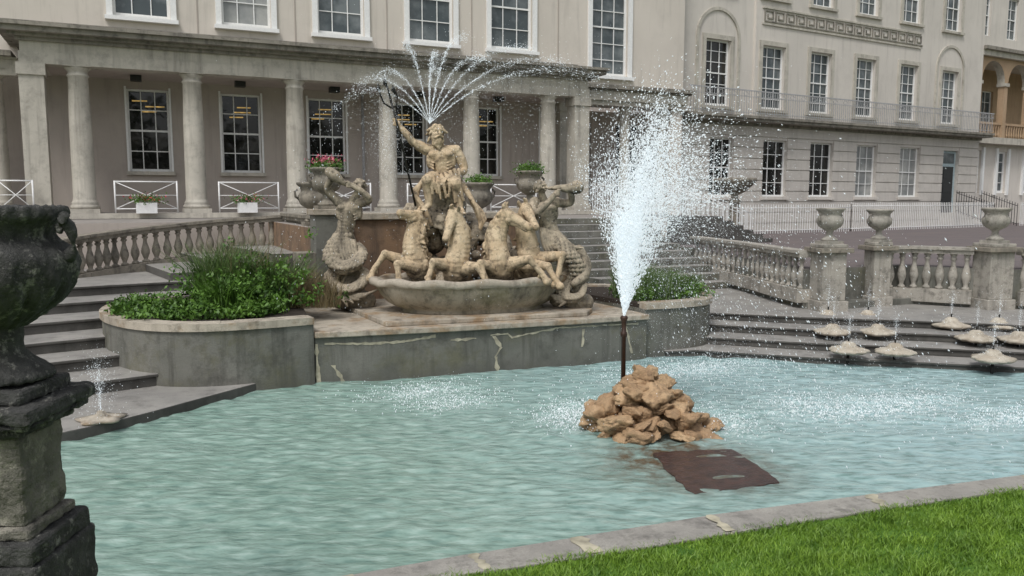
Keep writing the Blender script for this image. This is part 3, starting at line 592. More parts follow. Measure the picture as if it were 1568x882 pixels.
def horse(base,chest,neck,poll,muz,legs,s=1.18):
    C=[];B=[]
    C.append([(*base,20*s),(*chest,17*s),(*neck[0],14.5*s),(*neck[1],12*s),(*poll,8.5*s)])
    p=Vector(poll);m_=Vector(muz); d=(m_-p).normalized(); m_=p+d*(m_-p).length*1.02
    dn=Vector((0,0,-1))-d*(Vector((0,0,-1)).dot(d)); dn=dn.normalized() if dn.length>.1 else Vector((0,1,0))
    if abs(d.z)>.6: dn=(Vector((0,1,0))-d*d.y).normalized()
    C.append([(*(p+d*2),8*s),(*(p.lerp(m_,.3)),7.2*s),(*(p.lerp(m_,.62)),5.6*s),(*(p.lerp(m_,.85)),5.0*s),(*m_,5*s)])
    C.append([(*(p.lerp(m_,.12)+dn*6),7*s),(*(p.lerp(m_,.35)+dn*6.0),5.6*s),(*(p.lerp(m_,.6)+dn*5),3.6*s),(*(p.lerp(m_,.93)+dn*6),3*s)])
    sd_=d.cross(dn).normalized()
    C.append([(*(p-dn*5),2.8*s),(*(p.lerp(m_,.5)-dn*4.2),2*s),(*(m_-dn*2.4),1.6*s)])
    for sg in (-1,1):
        e=p-d*3+sd_*sg*4-dn*5; C.append([(*e,3*s),(*(e-dn*5-d*3+sd_*sg*1.5),2.8*s),(*(e-dn*11-d*3),1*s)])
        q=p.lerp(m_,.27)+sd_*sg*6.0-dn*2.5; B.append((*q,2.2*s,1,1,1)); C.append([(*(q-d*3-dn*2),1.4*s),(*(q+d*3-dn*2.2),1.4*s)])
        q=m_+sd_*sg*2.6-dn*1; B.append((*q,2.6*s,1,1,1)); q=p.lerp(m_,.25)+sd_*sg*4.6+dn*5; B.append((*q,4.6*s,1,1,1))
    crest=[Vector(base)+Vector((0,8,20)),Vector(neck[0]),Vector(neck[1]),Vector(poll)]
    for k in range(34):
        t=k/33*2.65+.3; i=min(int(t),2); c=crest[i].lerp(crest[i+1],t-i); sx=random.choice((-1,1))
        back=Vector((sx*random.uniform(.3,1),random.uniform(.1,.9),.2)).normalized()
        if abs(d.x)>.4: back=(Vector((-d.x*1.2,random.uniform(-.7,.5),.1))).normalized()
        c=c+back*(10-2*t*.6)*s
        C.append([(*c,4*s),(*(c+back*4+Vector((random.uniform(-3,3),0,-2))),3.2*s),(*(c+back*5+Vector((random.uniform(-5,5),random.uniform(-3,3),-8))),2.5*s),(*(c+back*7+Vector((random.uniform(-5,5),random.uniform(-3,3),-12))),1.5*s)])
    for L in legs:
        a,kn,fe,ho=[Vector(v) for v in L]
        C.append([(*a,11*s),(*a.lerp(kn,.55),7.5*s),(*kn,5*s)]); C.append([(*kn,5.4*s),(*kn.lerp(fe,.5),3.7*s),(*fe,4*s)]); C.append([(*fe,3.5*s),(*fe.lerp(ho,.6),4*s),(*ho,5.6*s)])
        for k in range(5): C.append([(*fe,3*s),(fe.x+random.uniform(-6,6),fe.y+2,fe.z+random.uniform(-7,-1),1.6*s)])
    for sg in (-1,1): B.append((chest[0]+sg*8,chest[1]-9,chest[2]+4,10*s,.9,.8,1.15))
    for k in range(4): C.append([(chest[0]-9,chest[1]-12+k,chest[2]+26-k*6,1.6),(chest[0],chest[1]-16,chest[2]+24-k*6,1.4),(chest[0]+9,chest[1]-12+k,chest[2]+26-k*6,1.6)])
    return C,B
H=[((-74,10,50),(-82,-26,68),[(-88,-30,98),(-86,-28,124)],(-82,-28,145),(-104,-48,150),[((-96,-30,74),(-128,-44,90),(-144,-46,68),(-150,-50,54)),((-84,-38,70),(-108,-58,76),(-106,-62,54),(-104,-66,42))]),
   ((-22,0,50),(-24,-44,68),[(-18,-46,100),(-18,-44,126)],(-26,-48,149),(-36,-66,114),[((-34,-50,72),(-54,-74,80),(-60,-78,60),(-62,-82,46)),((-12,-50,68),(10,-74,74),(20,-78,56),(28,-82,43))]),
   ((38,0,50),(42,-44,70),[(36,-42,104),(42,-40,130)],(50,-44,149),(84,-58,130),[((32,-50,68),(14,-74,78),(20,-78,58),(26,-82,45)),((54,-50,74),(84,-72,84),(102,-74,64),(110,-78,52))]),
   ((84,10,50),(86,-20,74),[(82,-18,105),(78,-14,132)],(80,-20,156),(94,-48,130),[((96,-24,80),(134,-40,88),(128,-46,60),(122,-52,45)),((80,-30,72),(112,-48,72),(122,-54,54),(130,-58,43))])]
for h in H:
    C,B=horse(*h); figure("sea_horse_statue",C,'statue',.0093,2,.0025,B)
def scales(path):
    B=[]
    for j,q in enumerate(cat(path,.45)):
        for k in range(5):
            a=-math.pi/2+(k-2)*.55+(j%2)*.27
            B.append((q[0]+math.cos(a)*q[3]*.9,q[1]+math.sin(a)*q[3]*.5-q[3]*.45,q[2],q[3]*.28,1,1,1.2))
    return B
C,B=human((-172,-8,190),(-.8,-.6,.25),(-177,-5,175),(-188,-3,154),(-193,-1,133),(-198,2,115),(-204,-2,166),(-172,-3,165),
 [[(-204,-2,166,8),(-213,-6,176,7),(-218,-12,187,5.6),(-212,-18,198,5.2),(-205,-21,204,4)],
 [(-172,-3,165,8),(-160,-10,167,7),(-156,-18,172,5.6),(-168,-24,184,5),(-180,-25,191,4)]],.98,beard=False,hair=60)
C+=fingers((-205,-23,204),1,.9)+fingers((-181,-26,191),1,.9)
C.append([(-182,-16,189,2.2),(-194,-22,196,5),(-204,-24,204,9),(-211,-24,210,8)])
tl=[(-198,2,115,14.5),(-210,-6,98,14),(-212,-18,80,13),(-196,-26,68,12),(-176,-24,74,11),(-168,-12,88,9),(-176,2,98,7)]
t2=[(-206,-2,66,12),(-216,-10,50,11.5),(-205,-22,36,11),(-185,-27,34,10),(-168,-22,44,9),(-163,-14,58,7),(-172,-16,66,4.5)]
C+=[tl,t2]; B+=scales(tl)+scales(t2)
for k in range(6): C.append([(-200,-28,26,5),(-192+k*6,-32,18+k*2,3),(-188+k*9,-33,10+k*5,1.5)])
C.append([(-214,0,20,16),(-190,4,14,18),(-166,0,14,16)]); C.append([(-190,10,30,22),(-192,12,80,18),(-196,12,110,13)])
for k in range(8): C.append([(-208+k*4,-12,114-k,3),(-209+k*5,-20,98-k*2,2.6),(-206+k*6,-24,86-k*3,1.6)])
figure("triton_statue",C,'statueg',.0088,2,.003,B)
C,B=human((103,-8,188),(.85,-.5,.1),(106,-4,174),(110,0,154),(114,0,134),(120,2,116),(94,-2,166),(126,-2,166),
 [[(94,-2,166,8),(90,-12,157,7),(96,-22,150,5.6),(112,-26,164,5),(124,-26,178,4)],
 [(126,-2,166,8),(138,-8,164,7),(148,-14,166,5.6),(148,-20,178,5),(144,-23,186,4)]],.98,beard=False,hair=60)
C+=fingers((125,-27,179),-1,.9)+fingers((144,-25,186),-1,.9)
C.append([(114,-16,186,2.2),(128,-22,187,4.5),(142,-25,186,7),(152,-25,187,9.5),(156,-25,188,11)])
tl=[(120,2,116,14.5),(132,-8,102,14),(148,-14,84,13),(158,-10,64,12.5),(152,-4,46,11.5),(136,-14,34,10.5),(144,-26,22,8.5),(162,-24,26,6),(170,-18,42,4)]
C+=[tl]; B+=scales(tl)
C.append([(162,2,92,9),(172,-6,72,9),(168,-18,54,8),(154,-24,44,6)])
for k in range(12): C.append([(103+k*2.6,-11,126-k*.8,2.8),(106+k*4.2,-18,106-k*.6,2.8),(112+k*5.0,-18,88+k*.8,1.8)])
C.append([(130,0,18,14),(150,4,14,18),(172,0,12,14)]); C.append([(150,10,30,20),(146,12,70,18),(134,12,104,13)])
for k in range(6): C.append([(142,-28,20,4),(136-k*4,-32,14+k*3,2.6),(130-k*4,-33,10+k*6,1.4)])
figure("triton_statue",C,'statueg',.0088,2,.003,B)
C=[];B=[]
for _ in range(120):
    x=random.uniform(-100,95); y=random.uniform(-12,45); top=165-abs(x+45)*.6-max(0,-y)*1.2
    z=random.uniform(10,max(20,top)); B.append((x,y,z,random.uniform(10,20),random.uniform(.7,1.3),random.uniform(.7,1.2),random.uniform(.6,1.1)))
for k in range(10): C.append([(-100+k*8,14,162,3.5),(-104+k*9,-6,150-k,4),(-96+k*8,-14,138-k*2,3)])
C.append([(-60,20,150,22),(-45,20,178,20),(-30,20,160,20)])
figure("statue_rockwork",C,'statueg',.015,1,.012,B)
mb=MB(); prof=[(.80,.0),(.86,.03),(.84,.06),(.90,.10),(.99,.17),(1.06,.27),(1.10,.36),(1.12,.40),(1.16,.41),(1.19,.44),(1.19,.48),(1.16,.51),(1.10,.51),(1.05,.46),(1.0,.40)]
seg=160;i0=len(mb.v)
for j,(r,h) in enumerate(prof):
    for a in range(seg):
        t=2*math.pi*a/seg; fl=1+(.02*abs(math.cos(t*10)) if 3<=j<=8 else 0); fl*=1+ (.03*math.cos(6*t) if j>=7 else .01*math.cos(6*t))
        mb.v.append((1.22*r*math.cos(t)*fl,.72*r*math.sin(t)*fl,h+(.015*math.cos(12*t) if 8<=j<=12 else 0)))
for j in range(len(prof)-1):
    for a in range(seg):
        b_=(a+1)%seg; mb.f.append((i0+j*seg+a,i0+j*seg+b_,i0+(j+1)*seg+b_,i0+(j+1)*seg+a)); mb.m.append(mb.mi('coping' if j>=7 else 'basin')); mb.s.append(True)
mb.f.append(tuple(i0+(len(prof)-1)*seg+a for a in range(seg))); mb.m.append(mb.mi('stepf')); mb.s.append(False)
o=mb.build("fountain_basin"); o.location=(4.42,10.72,.70); o.rotation_euler[2]=rad(-9)
# ---------------------------------------------------------------- rock pile with jet
e=empty("rock_pile")
_b=bmesh.new(); bmesh.ops.create_icosphere(_b,subdivisions=4,radius=1); RV=[v.co.copy() for v in _b.verts]; RF=np.array([[a.index for a in f.verts] for f in _b.faces]); _b.free()
def rockmesh(c,s,rot,seed):
    V=[]; pl=[]
    for _ in range(12):
        nn=Vector((random.gauss(0,1),random.gauss(0,1),random.gauss(0,1))).normalized(); pl.append((nn,random.uniform(.45,.8)))
    for v in RV:
        r=1.0
        for nn,dd in pl:
            q=v.dot(nn)
            if q>0: r=min(r,dd/q)
        q=v*2+Vector((seed*3.1,seed*1.7,0))
        p=v*(r*(1+noise.noise(q*1.6)*.14-abs(noise.noise(q*4))*.18-abs(noise.noise(q*10))*.14+.09))
        p=Vector((p.x*s[0],p.y*s[1],p.z*s[2])); p.rotate(rot); V.append(p+c)
    return np.array([list(v) for v in V]),RF
V=[];T=[];off=0
rt=Vector((.905,-.426,0)); fw=Vector((.426,.905,0)); cen=Vector((4.58,6.62,0))
lay=[(20,.60,.02),(17,.50,.12),(13,.37,.24),(9,.25,.36),(6,.14,.46),(3,.06,.55)]; ii=0
for cnt,rr,z in lay:
    for q in range(cnt):
        ii+=1; a=q/cnt*6.283+random.uniform(-.25,.25); r2=rr*random.uniform(.82,1.15)
        c=cen+rt*(math.cos(a)*r2+.03)+fw*(math.sin(a)*r2*.8); c.z=z+random.uniform(-.04,.04)
        s=random.uniform(.095,.165)
        v,f_=rockmesh(c,(s*random.uniform(1.05,1.6),s*random.uniform(.8,1.2),s*random.uniform(.5,.8)),Euler((random.uniform(-.5,.5),random.uniform(-.5,.5),random.uniform(0,6))),ii)
        V.append(v);T.append(f_+off);off+=len(v)
for q in range(6):
    ii+=1; c=cen+rt*random.uniform(-.2,.2)+fw*random.uniform(-.15,.15); c.z=random.uniform(.05,.15); v,f_=rockmesh(c,(.22,.22,.18),Euler((0,0,q)),ii); V.append(v);T.append(f_+off);off+=len(v)
trimesh("rocks",np.concatenate(V),np.concatenate(T),'rock',e,smooth=False)
mb=MB(); mb.lathe([(.024,0),(.024,.9),(.034,.91),(.034,.95),(.022,.96),(.026,1.06),(.04,1.1),(.03,1.12)],4.48,6.84,0,14,'rust_pipe'); mb.build("nozzle_pipe",e)
ed=[(4.18,5.87),(4.5,5.78),(4.89,5.64),(4.8,5.2),(4.67,4.80),(4.25,4.83),(3.86,4.89),(4.0,5.4)]
mb=MB()
fine=[]
for i in range(len(ed)):
    a,b2=ed[i],ed[(i+1)%len(ed)]
    for q in range(5): t=q/5; fine.append((a[0]+(b2[0]-a[0])*t+random.uniform(-.018,.018),a[1]+(b2[1]-a[1])*t+random.uniform(-.018,.018)))
mb.prism(fine,-.2,.011,'slab'); mb.build("submerged_slab")
# ---------------------------------------------------------------- sprays
jw=(rt*1.0)
J=Spray(); up=Vector((0,0,1)); jo=(4.48,6.84,1.1)
J.jet(jo,19000,5.4,.4,18,axis=tuple(up+rt*.07),wind=tuple(jw),size=(.0025,.0075),tmax=.57,uni=True,tpow=.8)
J.jet(jo,10000,6.1,.45,6,axis=tuple(up+rt*.05),wind=tuple(jw),size=(.0028,.0088),tmax=.68,tpow=.85)
J.jet(jo,6500,5.0,.8,15,axis=tuple(up+rt*.10),wind=tuple(jw*2.2),size=(.0018,.006),uni=True)
J.jet(jo,5500,5.4,.4,7.5,wind=tuple(jw),size=(.005,.012),tmax=.24,uni=True)
J.puff((5.15,7.1,1.95),(.30,.25,.40),7000,(.001,.003))
J.puff((5.9,7.5,1.3),(.5,.5,.75),6500,(.001,.003))
J.puff((5.4,7.4,2.2),(.7,.5,.5),2500,(.0012,.0033))
J.build("fountain_jet")
o0=Vector(wp((-66,16,285)))
for ax,v0,n in (((-.45,0,1),4.3,550),((-.22,-.05,1),4.9,650),((-.03,-.05,1),4.6,700),((.12,-.1,1),5.2,650),((.3,-.1,1),4.8,600),((.52,-.15,1),5.6,600),((.78,-.2,1),5.9,600),((1.05,-.3,1),6.2,600),((-.72,-.1,1),4.4,500),((-1.0,0,1),4.3,350),((-.12,-.3,1),4.2,450)):
    sp.jet(tuple(o0),n,v0*.95,.08,1.0,axis=ax,size=(.0022,.0066),wind=(.9,-.4,0),zmin=.7,tmax=.55)
    sp.jet(tuple(o0),int(n*.7),v0*.93,.2,3.2,axis=ax,size=(.0016,.0048),wind=(.9,-.4,0),zmin=.7)
sp.puff(wp((-128,0,270)),(.14,.15,.42),2400,(.0017,.0045),zmin=.8); sp.puff(wp((100,0,340)),(1.2,.3,.35),1500,(.0017,.005),zmin=.8)
sp.puff(wp((-20,0,330)),(.6,.2,.35),900,(.0017,.005),zmin=.8)
sp.build("statue_fountain_spray")
W=Spray()
for cx,cy,sx,sy in splash: W.puff((cx,cy,0.02),(sx*.8,sy*.8,.05),int(3200*sx),(.002,.0075),(0,0,1.6))
W.puff((5.2,6.9,.2),(.5,.35,.22),1300,(.002,.006)); W.puff((3.9,7.0,.1),(.15,.15,.1),800,(.002,.008)); W.puff((7,7,.1),(1.4,.8,.12),1100,(.0015,.0042))
W.build("water_splashes")
# ---------------------------------------------------------------- foreground urn
fu=empty("stone_urn",(-.52,3.81,0),rad(-25))
mb=MB()
def fl(a,j,t):
    v=0
    if 7<=j<=13: v+=.11*abs(math.sin(t*6+.3))**.5-.05+.03*math.sin(t*24+j*1.7)
    if 14<=j<=19: v+=.04*(abs(math.sin(t*10))+.5*math.sin(t*23+j))
    if 20<=j<=23: v+=.015*math.sin(t*30)
    return v
pf=[(.20,1.56),(.205,1.59),(.17,1.62),(.10,1.67),(.085,1.72),(.10,1.76),(.085,1.78),(.12,1.80),(.15,1.82),(.19,1.85),(.23,1.88),(.265,1.92),(.285,1.96),(.30,2.0),(.305,2.04),(.30,2.08),(.27,2.11),(.235,2.13),(.215,2.155),(.225,2.18),(.25,2.205),(.275,2.225),(.28,2.24),(.28,2.275),(.25,2.28),(.2,2.2)]
mb.lathe(pf,0,0,0,200,'darkst',flute=fl)
for sg in (-1,1):
    pts=[(sg*.29,0,2.05),(sg*.335,-.01,2.09),(sg*.345,-.02,2.15),(sg*.33,-.02,2.20),(sg*.30,-.02,2.225),(sg*.275,-.02,2.20),(sg*.285,-.02,2.17),(sg*.305,-.02,2.175)]
    mb.tube(pts,[.03,.032,.028,.026,.024,.02,.017,.012],'darkst',10)
    for q in range(3): mb.tube([(sg*.30,-.03,2.20+q*.012),(sg*(.325+.01*q),-.05,2.23+q*.01),(sg*.33,-.07,2.20)],[.018,.02,.008],'darkst',8)
o=mb.build("urn_body",fu)
sb=o.modifiers.new("sub",'SUBSURF'); sb.levels=1; sb.render_levels=1
t=bpy.data.textures.new("pit2",'CLOUDS'); t.noise_scale=.03; t.noise_depth=4
dm=o.modifiers.new("d",'DISPLACE'); dm.texture=t; dm.strength=.02; dm.mid_level=.5; dm.texture_coords='GLOBAL'
mb=MB()
def bx(h,z0,z1,k='pedst'): mb.box(-h,h,-h,h,z0,z1,k)
bx(.19,1.50,1.56,'darkst'); bx(.255,1.44,1.50,'darkst'); bx(.235,1.41,1.44,'darkst'); bx(.19,1.37,1.41,'darkst'); bx(.155,1.0,1.37); bx(.18,.95,1.0,'pedst'); bx(.215,.86,.95,'darkst'); bx(.23,0.0,.86,'darkst')
o=mb.build("pedestal",fu,bevel=.02)
sb=o.modifiers.new("sub",'SUBSURF'); sb.subdivision_type='SIMPLE'; sb.levels=5; sb.render_levels=5
t=bpy.data.textures.new("pit",'CLOUDS'); t.noise_scale=.09; t.noise_depth=5
dm=o.modifiers.new("d",'DISPLACE'); dm.texture=t; dm.strength=.035; dm.mid_level=.5; dm.texture_coords='GLOBAL'
# ---------------------------------------------------------------- left building
bl=empty("portico_building"); mb=MB(); wn=MB()
lw=[(0,.97),(2.22,3.22),(4.47,5.5),(6.85,7.85),(9.2,10.22),(11.6,12.55)]
hl=[(a,b_,3.0,5.05) for a,b_ in lw]
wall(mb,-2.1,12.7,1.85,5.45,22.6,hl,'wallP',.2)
for i,(a,b_,c,d) in enumerate(hl):
    window(wn,a,b_,c,d,22.6,3,4,'glassD'); mb.box(a-.08,b_+.08,22.5,22.62,c-.09,c-.001,'colst')
    wn.box(a-.05,a-.001,22.57,22.62,c,d+.05,'white');wn.box(b_+.001,b_+.05,22.57,22.62,c,d+.05,'white')
    for q in range(3):
        z=d-.28-q*.13-.05*(i%2); x0=a+.12+.1*((i*7+q*3)%4); x1=min(b_-.08,x0+.35+.1*(q%2))
        wn.face([(x0,22.762,z-.02),(x1,22.762,z-.01),(x1,22.762,z+.02),(x0,22.762,z+.012)],'glow')
uw=[(-.34,1.23),(2.19,3.70),(4.66,6.22),(7.25,8.87),(9.8,11.45)]
hu=[(a+.13,b_-.13,6.8,9.3) for a,b_ in uw]+[(13.42,14.78,6.25,9.3)]
wall(mb,-40,17.02,5.45,13,22.6,hu,'wallL',.2)
gl=['glassU','glassC','glassU','glassU','glassU','glassU']
for i,(a,b_,c,d) in enumerate(hu):
    window(wn,a,b_,c,d,22.6,3,4 if i<5 else 6,gl[i],fw=.07)
    wn.box(a-.14,a-.001,22.53,22.62,c-.02,d+.15,'white'); wn.box(b_+.001,b_+.14,22.53,22.62,c-.02,d+.15,'white'); wn.box(a,b_,22.53,22.62,d+.001,d+.15,'white')
    wn.box(a-.18,b_+.18,22.45,22.62,c-.12,c-.021,'white')
mb.box(-40,12.9,22.52,22.599,6.42,6.5,'corn')
for x in (1.72,4.18,6.72,9.3,12.2): mb.box(x,x+.03,22.585,22.599,6.5,13,'wallP')
mb.face([(-2.1,20.7,5.26),(12.2,20.7,5.26),(12.2,22.6,5.26),(-2.1,22.6,5.26)],'wallP')
mb.box(-2.08,12.22,20.66,21.14,5.25,5.50,'colst'); mb.box(-2.05,12.19,20.68,21.12,5.50,5.72,'colst')
mb.box(-2.12,12.26,20.60,22.59,5.72,5.80,'corn'); mb.box(-2.25,12.4,20.48,22.59,5.80,5.87,'corn'); mb.box(-2.42,12.57,20.30,22.59,5.87,5.98,'corn'); mb.box(-2.5,12.65,20.22,22.59,5.98,6.05,'corn')
for x in (-2.02,11.75): mb.box(x,x+.42,21.14,22.59,5.25,5.72,'colst')
CP=[(.30,0),(.30,.07),(.26,.10),(.28,.13),(.25,.17),(.235,.22),(.232,1.2),(.225,2.0),(.20,2.88),(.225,2.9),(.225,2.93),(.20,2.95),(.20,3.0),(.26,3.06),(.27,3.09)]
def column(x,y,z=1.98,s=1.02):
    mb.box(x-.31,x+.31,y-.31,y+.31,z,z+.1,'colst'); mb.lathe([(r,h+.1) for r,h in CP],x,y,z,28,'colst',sc_=s); mb.box(x-.28,x+.28,y-.28,y+.28,z+3.255,5.252,'colst')
for k in range(6): column(-.97+2.39*k,20.9)
def pier(x,y):
    mb.box(x-.24,x+.24,y-.24,y+.24,1.98,5.0,'colst'); mb.box(x-.29,x+.29,y-.29,y+.29,1.86,2.15,'colst'); mb.box(x-.28,x+.28,y-.28,y+.28,5.0,5.252,'colst')
pier(-1.86,20.9); pier(11.98,20.9); pier(12.3,22.4)
mb.box(-40,12.6,20.35,22.6,1.86,1.98,'colst','pave')
for k in range(5): mb.box(.1+2.39*k,.35+2.39*k,21.6,21.85,5.12,5.25,'black')
mb.box(-40,-2.13,21.75,22.1,5.1,5.45,'colst'); mb.box(-40,-2.3,21.5,22.58,5.5,5.62,'corn'); mb.box(-40,-2.2,21.7,22.58,5.452,5.5,'colst')
column(-2.75,22.0,1.98,.985); column(-5.2,22.0,1.98,.985)
wall(mb,-40,-2.1,1.86,5.45,24.3,[],'wallP')
wall(mb,12.7,17.0,1.2,5.3,24.2,[(13.4,14.4,2.2,4.9),(15.4,16.4,2.2,4.9)],'wallP')
window(wn,13.4,14.4,2.2,4.9,24.2,3,6,'glassD'); window(wn,15.4,16.4,2.2,4.9,24.2,3,6,'glassD')
for x in (13.3,14.9,16.4): mb.lathe([(.22,0),(.22,.1),(.18,.2),(.16,3.2),(.22,3.3),(.22,3.5)],x,22.9,1.9,20,'colst')
mb.box(16.6,17.02,22.62,24.3,1,5.45,'wallL')
mb.box(12.7,17.05,22.5,23.2,5.30,5.449,'colst'); mb.box(12.68,17.1,22.42,22.598,5.45,5.75,'colst'); mb.box(12.68,17.25,22.25,22.598,5.80,5.92,'corn'); mb.box(12.68,17.2,22.35,22.598,5.752,5.80,'corn')
mb.box(16.98,17.02,22.605,34,1,13,'wallP')
for (x,y) in ((5.95,22.45),(17.2,23.1)): mb.tube([(x,y,1.9),(x,y,5.2)],.04,'grey',8)
mb.build("walls",bl); wn.build("windows",bl)
f_=MB()
def rail(a,b_,y,z0,z1,k='white'):
    f_.tube([(a,y,z1),(b_,y,z1)],.018,k); f_.tube([(a,y,z0),(b_,y,z0)],.015,k)
    f_.tube([(a,y,1.98),(a,y,z1+.02)],.02,k); f_.tube([(b_,y,1.98),(b_,y,z1+.02)],.02,k)
    f_.tube([(a,y,z0),(b_,y,z1)],.011,k); f_.tube([(a,y,z1),(b_,y,z0)],.011,k)
    f_.tube([(a,y,(z0+z1)/2),(b_,y,(z0+z1)/2)],.009,k)
for a,b_ in ((-5,-3.4),(-2.6,-1.95),(-.34,.97),(1.9,3.28),(4.2,5.6),(6.6,8.0),(9.0,10.4)): rail(a,b_,20.5,2.08,2.70)
f_.build("metal_railing")
for (x,y,zz,mt_) in ((.3,20.2,2.2,'red'),(2.5,20.2,2.1,'pink')):
    e=empty("flower_box"); q=MB(); q.box(x-.22,x+.22,y-.1,y+.1,1.98,2.22,'white'); q.build("box",e)
    P=rng.normal(size=(500,3))*np.array([.17,.08,.06])+np.array([x,y,2.3]); leaves("box_leaves",P,.03,'leaf',e)
    P=rng.normal(size=(60,3))*np.array([.17,.08,.05])+np.array([x,y-.05,2.34]); leaves("box_petals",P,.03,mt_,e)
# ---------------------------------------------------------------- right building
br=empty("terrace_house",(17.75,23.15,0),rad(5.3)); mb=MB(); wn=MB()
gf=[(.95,2.1),(3.65,4.95),(6.25,7.6),(9.05,10.35),(11.9,13.3)]
hg=[(a,b_,2.4,4.5) for a,b_ in gf]+[(15.0,16.2,1.7,4.45)]
wall(mb,-.6,17.7,.6,5.0,0,hg,'rust',.2)
z=1.0
while z<4.95:
    z1=min(z+.40,4.98)
    cuts=sorted([(a-.01,b_+.01) for a,b_,c,d in hg if c<z1 and d>z]); x=-.6
    for a,b_ in cuts+[(17.7,17.7)]:
        if a-x>.05: mb.box(x,a,-.045,-.001,z+.018,z1-.018,'rust')
        x=b_
    z=z1
for a,b_,c,d in hg[:5]:
    window(wn,a,b_,c,d,0,3,4,'glassD' if a<9 else 'glassC'); mb.box(a-.1,b_+.1,-.1,.02,c-.12,c-.002,'wallR')
a,b_,c,d=hg[5]; wn.box(a,b_,.12,.16,c,d,'doorb'); wn.box(a+.18,b_-.18,.09,.119,c,3.75,'black'); wn.box(a+.15,b_-.15,.095,.119,3.9,4.35,'glassU')
for i,zz in enumerate((1.85,2.6,3.2)): wn.box(a+.3,b_-.3,.08,.0899,zz,zz+.45,'black')
mb.box(-.6,17.9,-.55,-.046,5.08,5.18,'corn'); mb.box(-.6,17.9,-.62,0.01,5.18,5.27,'corn'); mb.box(-.6,17.8,-.12,-.046,4.98,5.08,'corn')
ff=[(c-.6,c+.6) for c in (1.25,3.95,6.56,9.28,12.1,15.2)]
h1=[(a,b_,5.62,7.9) for a,b_ in ff]; sf=[(a,b_,9.62,11.6) for a,b_ in ff[1:]]+[(.65,1.85,9.62,11.6)]
wall(mb,-.6,3.0,5.0,13,0,[h for h in h1+sf if h[0]<2],'wallR',.2); wall(mb,13.35,17.7,5.0,13,0,[h for h in h1+sf if h[0]>14],'wallR',.2)
wall(mb,3.0,13.35,5.0,13,-.1,[h for h in h1+sf if 3<h[0]<13],'wallR',.3); mb.face([(3,-.1,5),(3,0,5),(3,0,13),(3,-.1,13)],'wallR'); mb.face([(13.35,-.1,5),(13.35,0,5),(13.35,0,13),(13.35,-.1,13)],'wallR')
for h in h1+sf:
    y=-.1 if 3<h[0]<13 else 0
    window(wn,*h,y,3,6 if h[2]<6 else 4,'glassU' if h[0]>3 else 'glassD',fw=.06)
    mb.box(h[0]-.16,h[0]-.002,y-.05,y-.001,h[2]-.02,h[3]+.16,'colst'); mb.box(h[1]+.002,h[1]+.16,y-.05,y-.001,h[2]-.02,h[3]+.16,'colst'); mb.box(h[0]-.002,h[1]+.002,y-.05,y-.001,h[3]+.002,h[3]+.16,'colst')
    mb.box(h[0]-.2,h[1]+.2,y-.1,y-.001,h[2]-.12,h[2]-.021,'colst')
for c in (1.25,15.2):
    for k in range(20):
        a0=math.pi*k/20;a1=math.pi*(k+1)/20
        P=[(c+math.cos(a)*r,7.95+math.sin(a)*r) for a,r in ((a0,.95),(a1,.95),(a1,1.06),(a0,1.06))]
        mb.face([(p[0],-.05,p[1]) for p in P][::-1],'colst'); mb.face([(P[2][0],-.05,P[2][1]),(P[3][0],-.05,P[3][1]),(P[3][0],0,P[3][1]),(P[2][0],0,P[2][1])],'colst'); mb.face([(P[0][0],-.05,P[0][1]),(P[1][0],-.05,P[1][1]),(P[1][0],0,P[1][1]),(P[0][0],0,P[0][1])],'colst')
    for sg in (-1,1): mb.box(c+sg*1.005-.055,c+sg*1.005+.055,-.05,-.001,5.3,7.95,'colst')
mb.box(3.3,12.8,-.15,-.101,8.62,8.68,'colst'); mb.box(3.3,12.8,-.15,-.101,9.2,9.26,'colst')
x=3.4
while x<12.6:
    p=.56; t=.045; y0,y1=-.14,-.101; z0,z1=8.73,9.15; k='corn'
    mb.box(x,x+t,y0,y1,z0,z1,k); mb.box(x+t,x+p-.1,y0,y1,z1-t,z1,k); mb.box(x+p-.1-t,x+p-.1,y0,y1,z0+.12,z1-t,k); mb.box(x+.15,x+p-.1-t,y0,y1,z0+.12,z0+.12+t,k); mb.box(x+.15,x+.15+t,y0,y1,z0+.12+t,z0+.28,k); mb.box(x+t,x+p,y0,y1,z0,z0+t,k)
    x+=p
wall(mb,17.7,40,-.2,5.0,.6,[(18.2,19.1,2.6,4.6),(20.4,21.3,2.6,4.6),(22.8,23.8,2.6,4.6)],'wallR',.2)
for a in (18.2,20.4,22.8): window(wn,a,a+(1.0 if a>22 else .9),2.6,4.6,.6,2,4,'glassU',fw=.09); wn.box(a-.15,a-.001,.5,.62,2.5,4.75,'white'); wn.box(a+.901+(.1 if a>22 else 0),a+1.05+(.1 if a>22 else 0),.5,.62,2.5,4.75,'white')
wall(mb,17.7,40,5.0,13,2.4,[(19,20,5.6,7.8),(22,23,5.6,7.8)],'ochre'); window(wn,19,20,5.6,7.8,2.4,2,4,'glassU'); window(wn,22,23,5.6,7.8,2.4,2,4,'glassU')
mb.box(17.7,40,.1,2.4,4.9,5.2,'colst'); mb.box(17.7,40,0,2.4,8.85,9.1,'colst'); mb.box(17.7,40,-.15,2.4,9.1,9.25,'corn')
wall(mb,17.7,40,9.25,13,.6,[(18.3,19.2,9.9,11.8),(20.6,21.5,9.9,11.8)],'wallR'); window(wn,18.3,19.2,9.9,11.8,.6,2,4,'glassU'); window(wn,20.6,21.5,9.9,11.8,.6,2,4,'glassU')
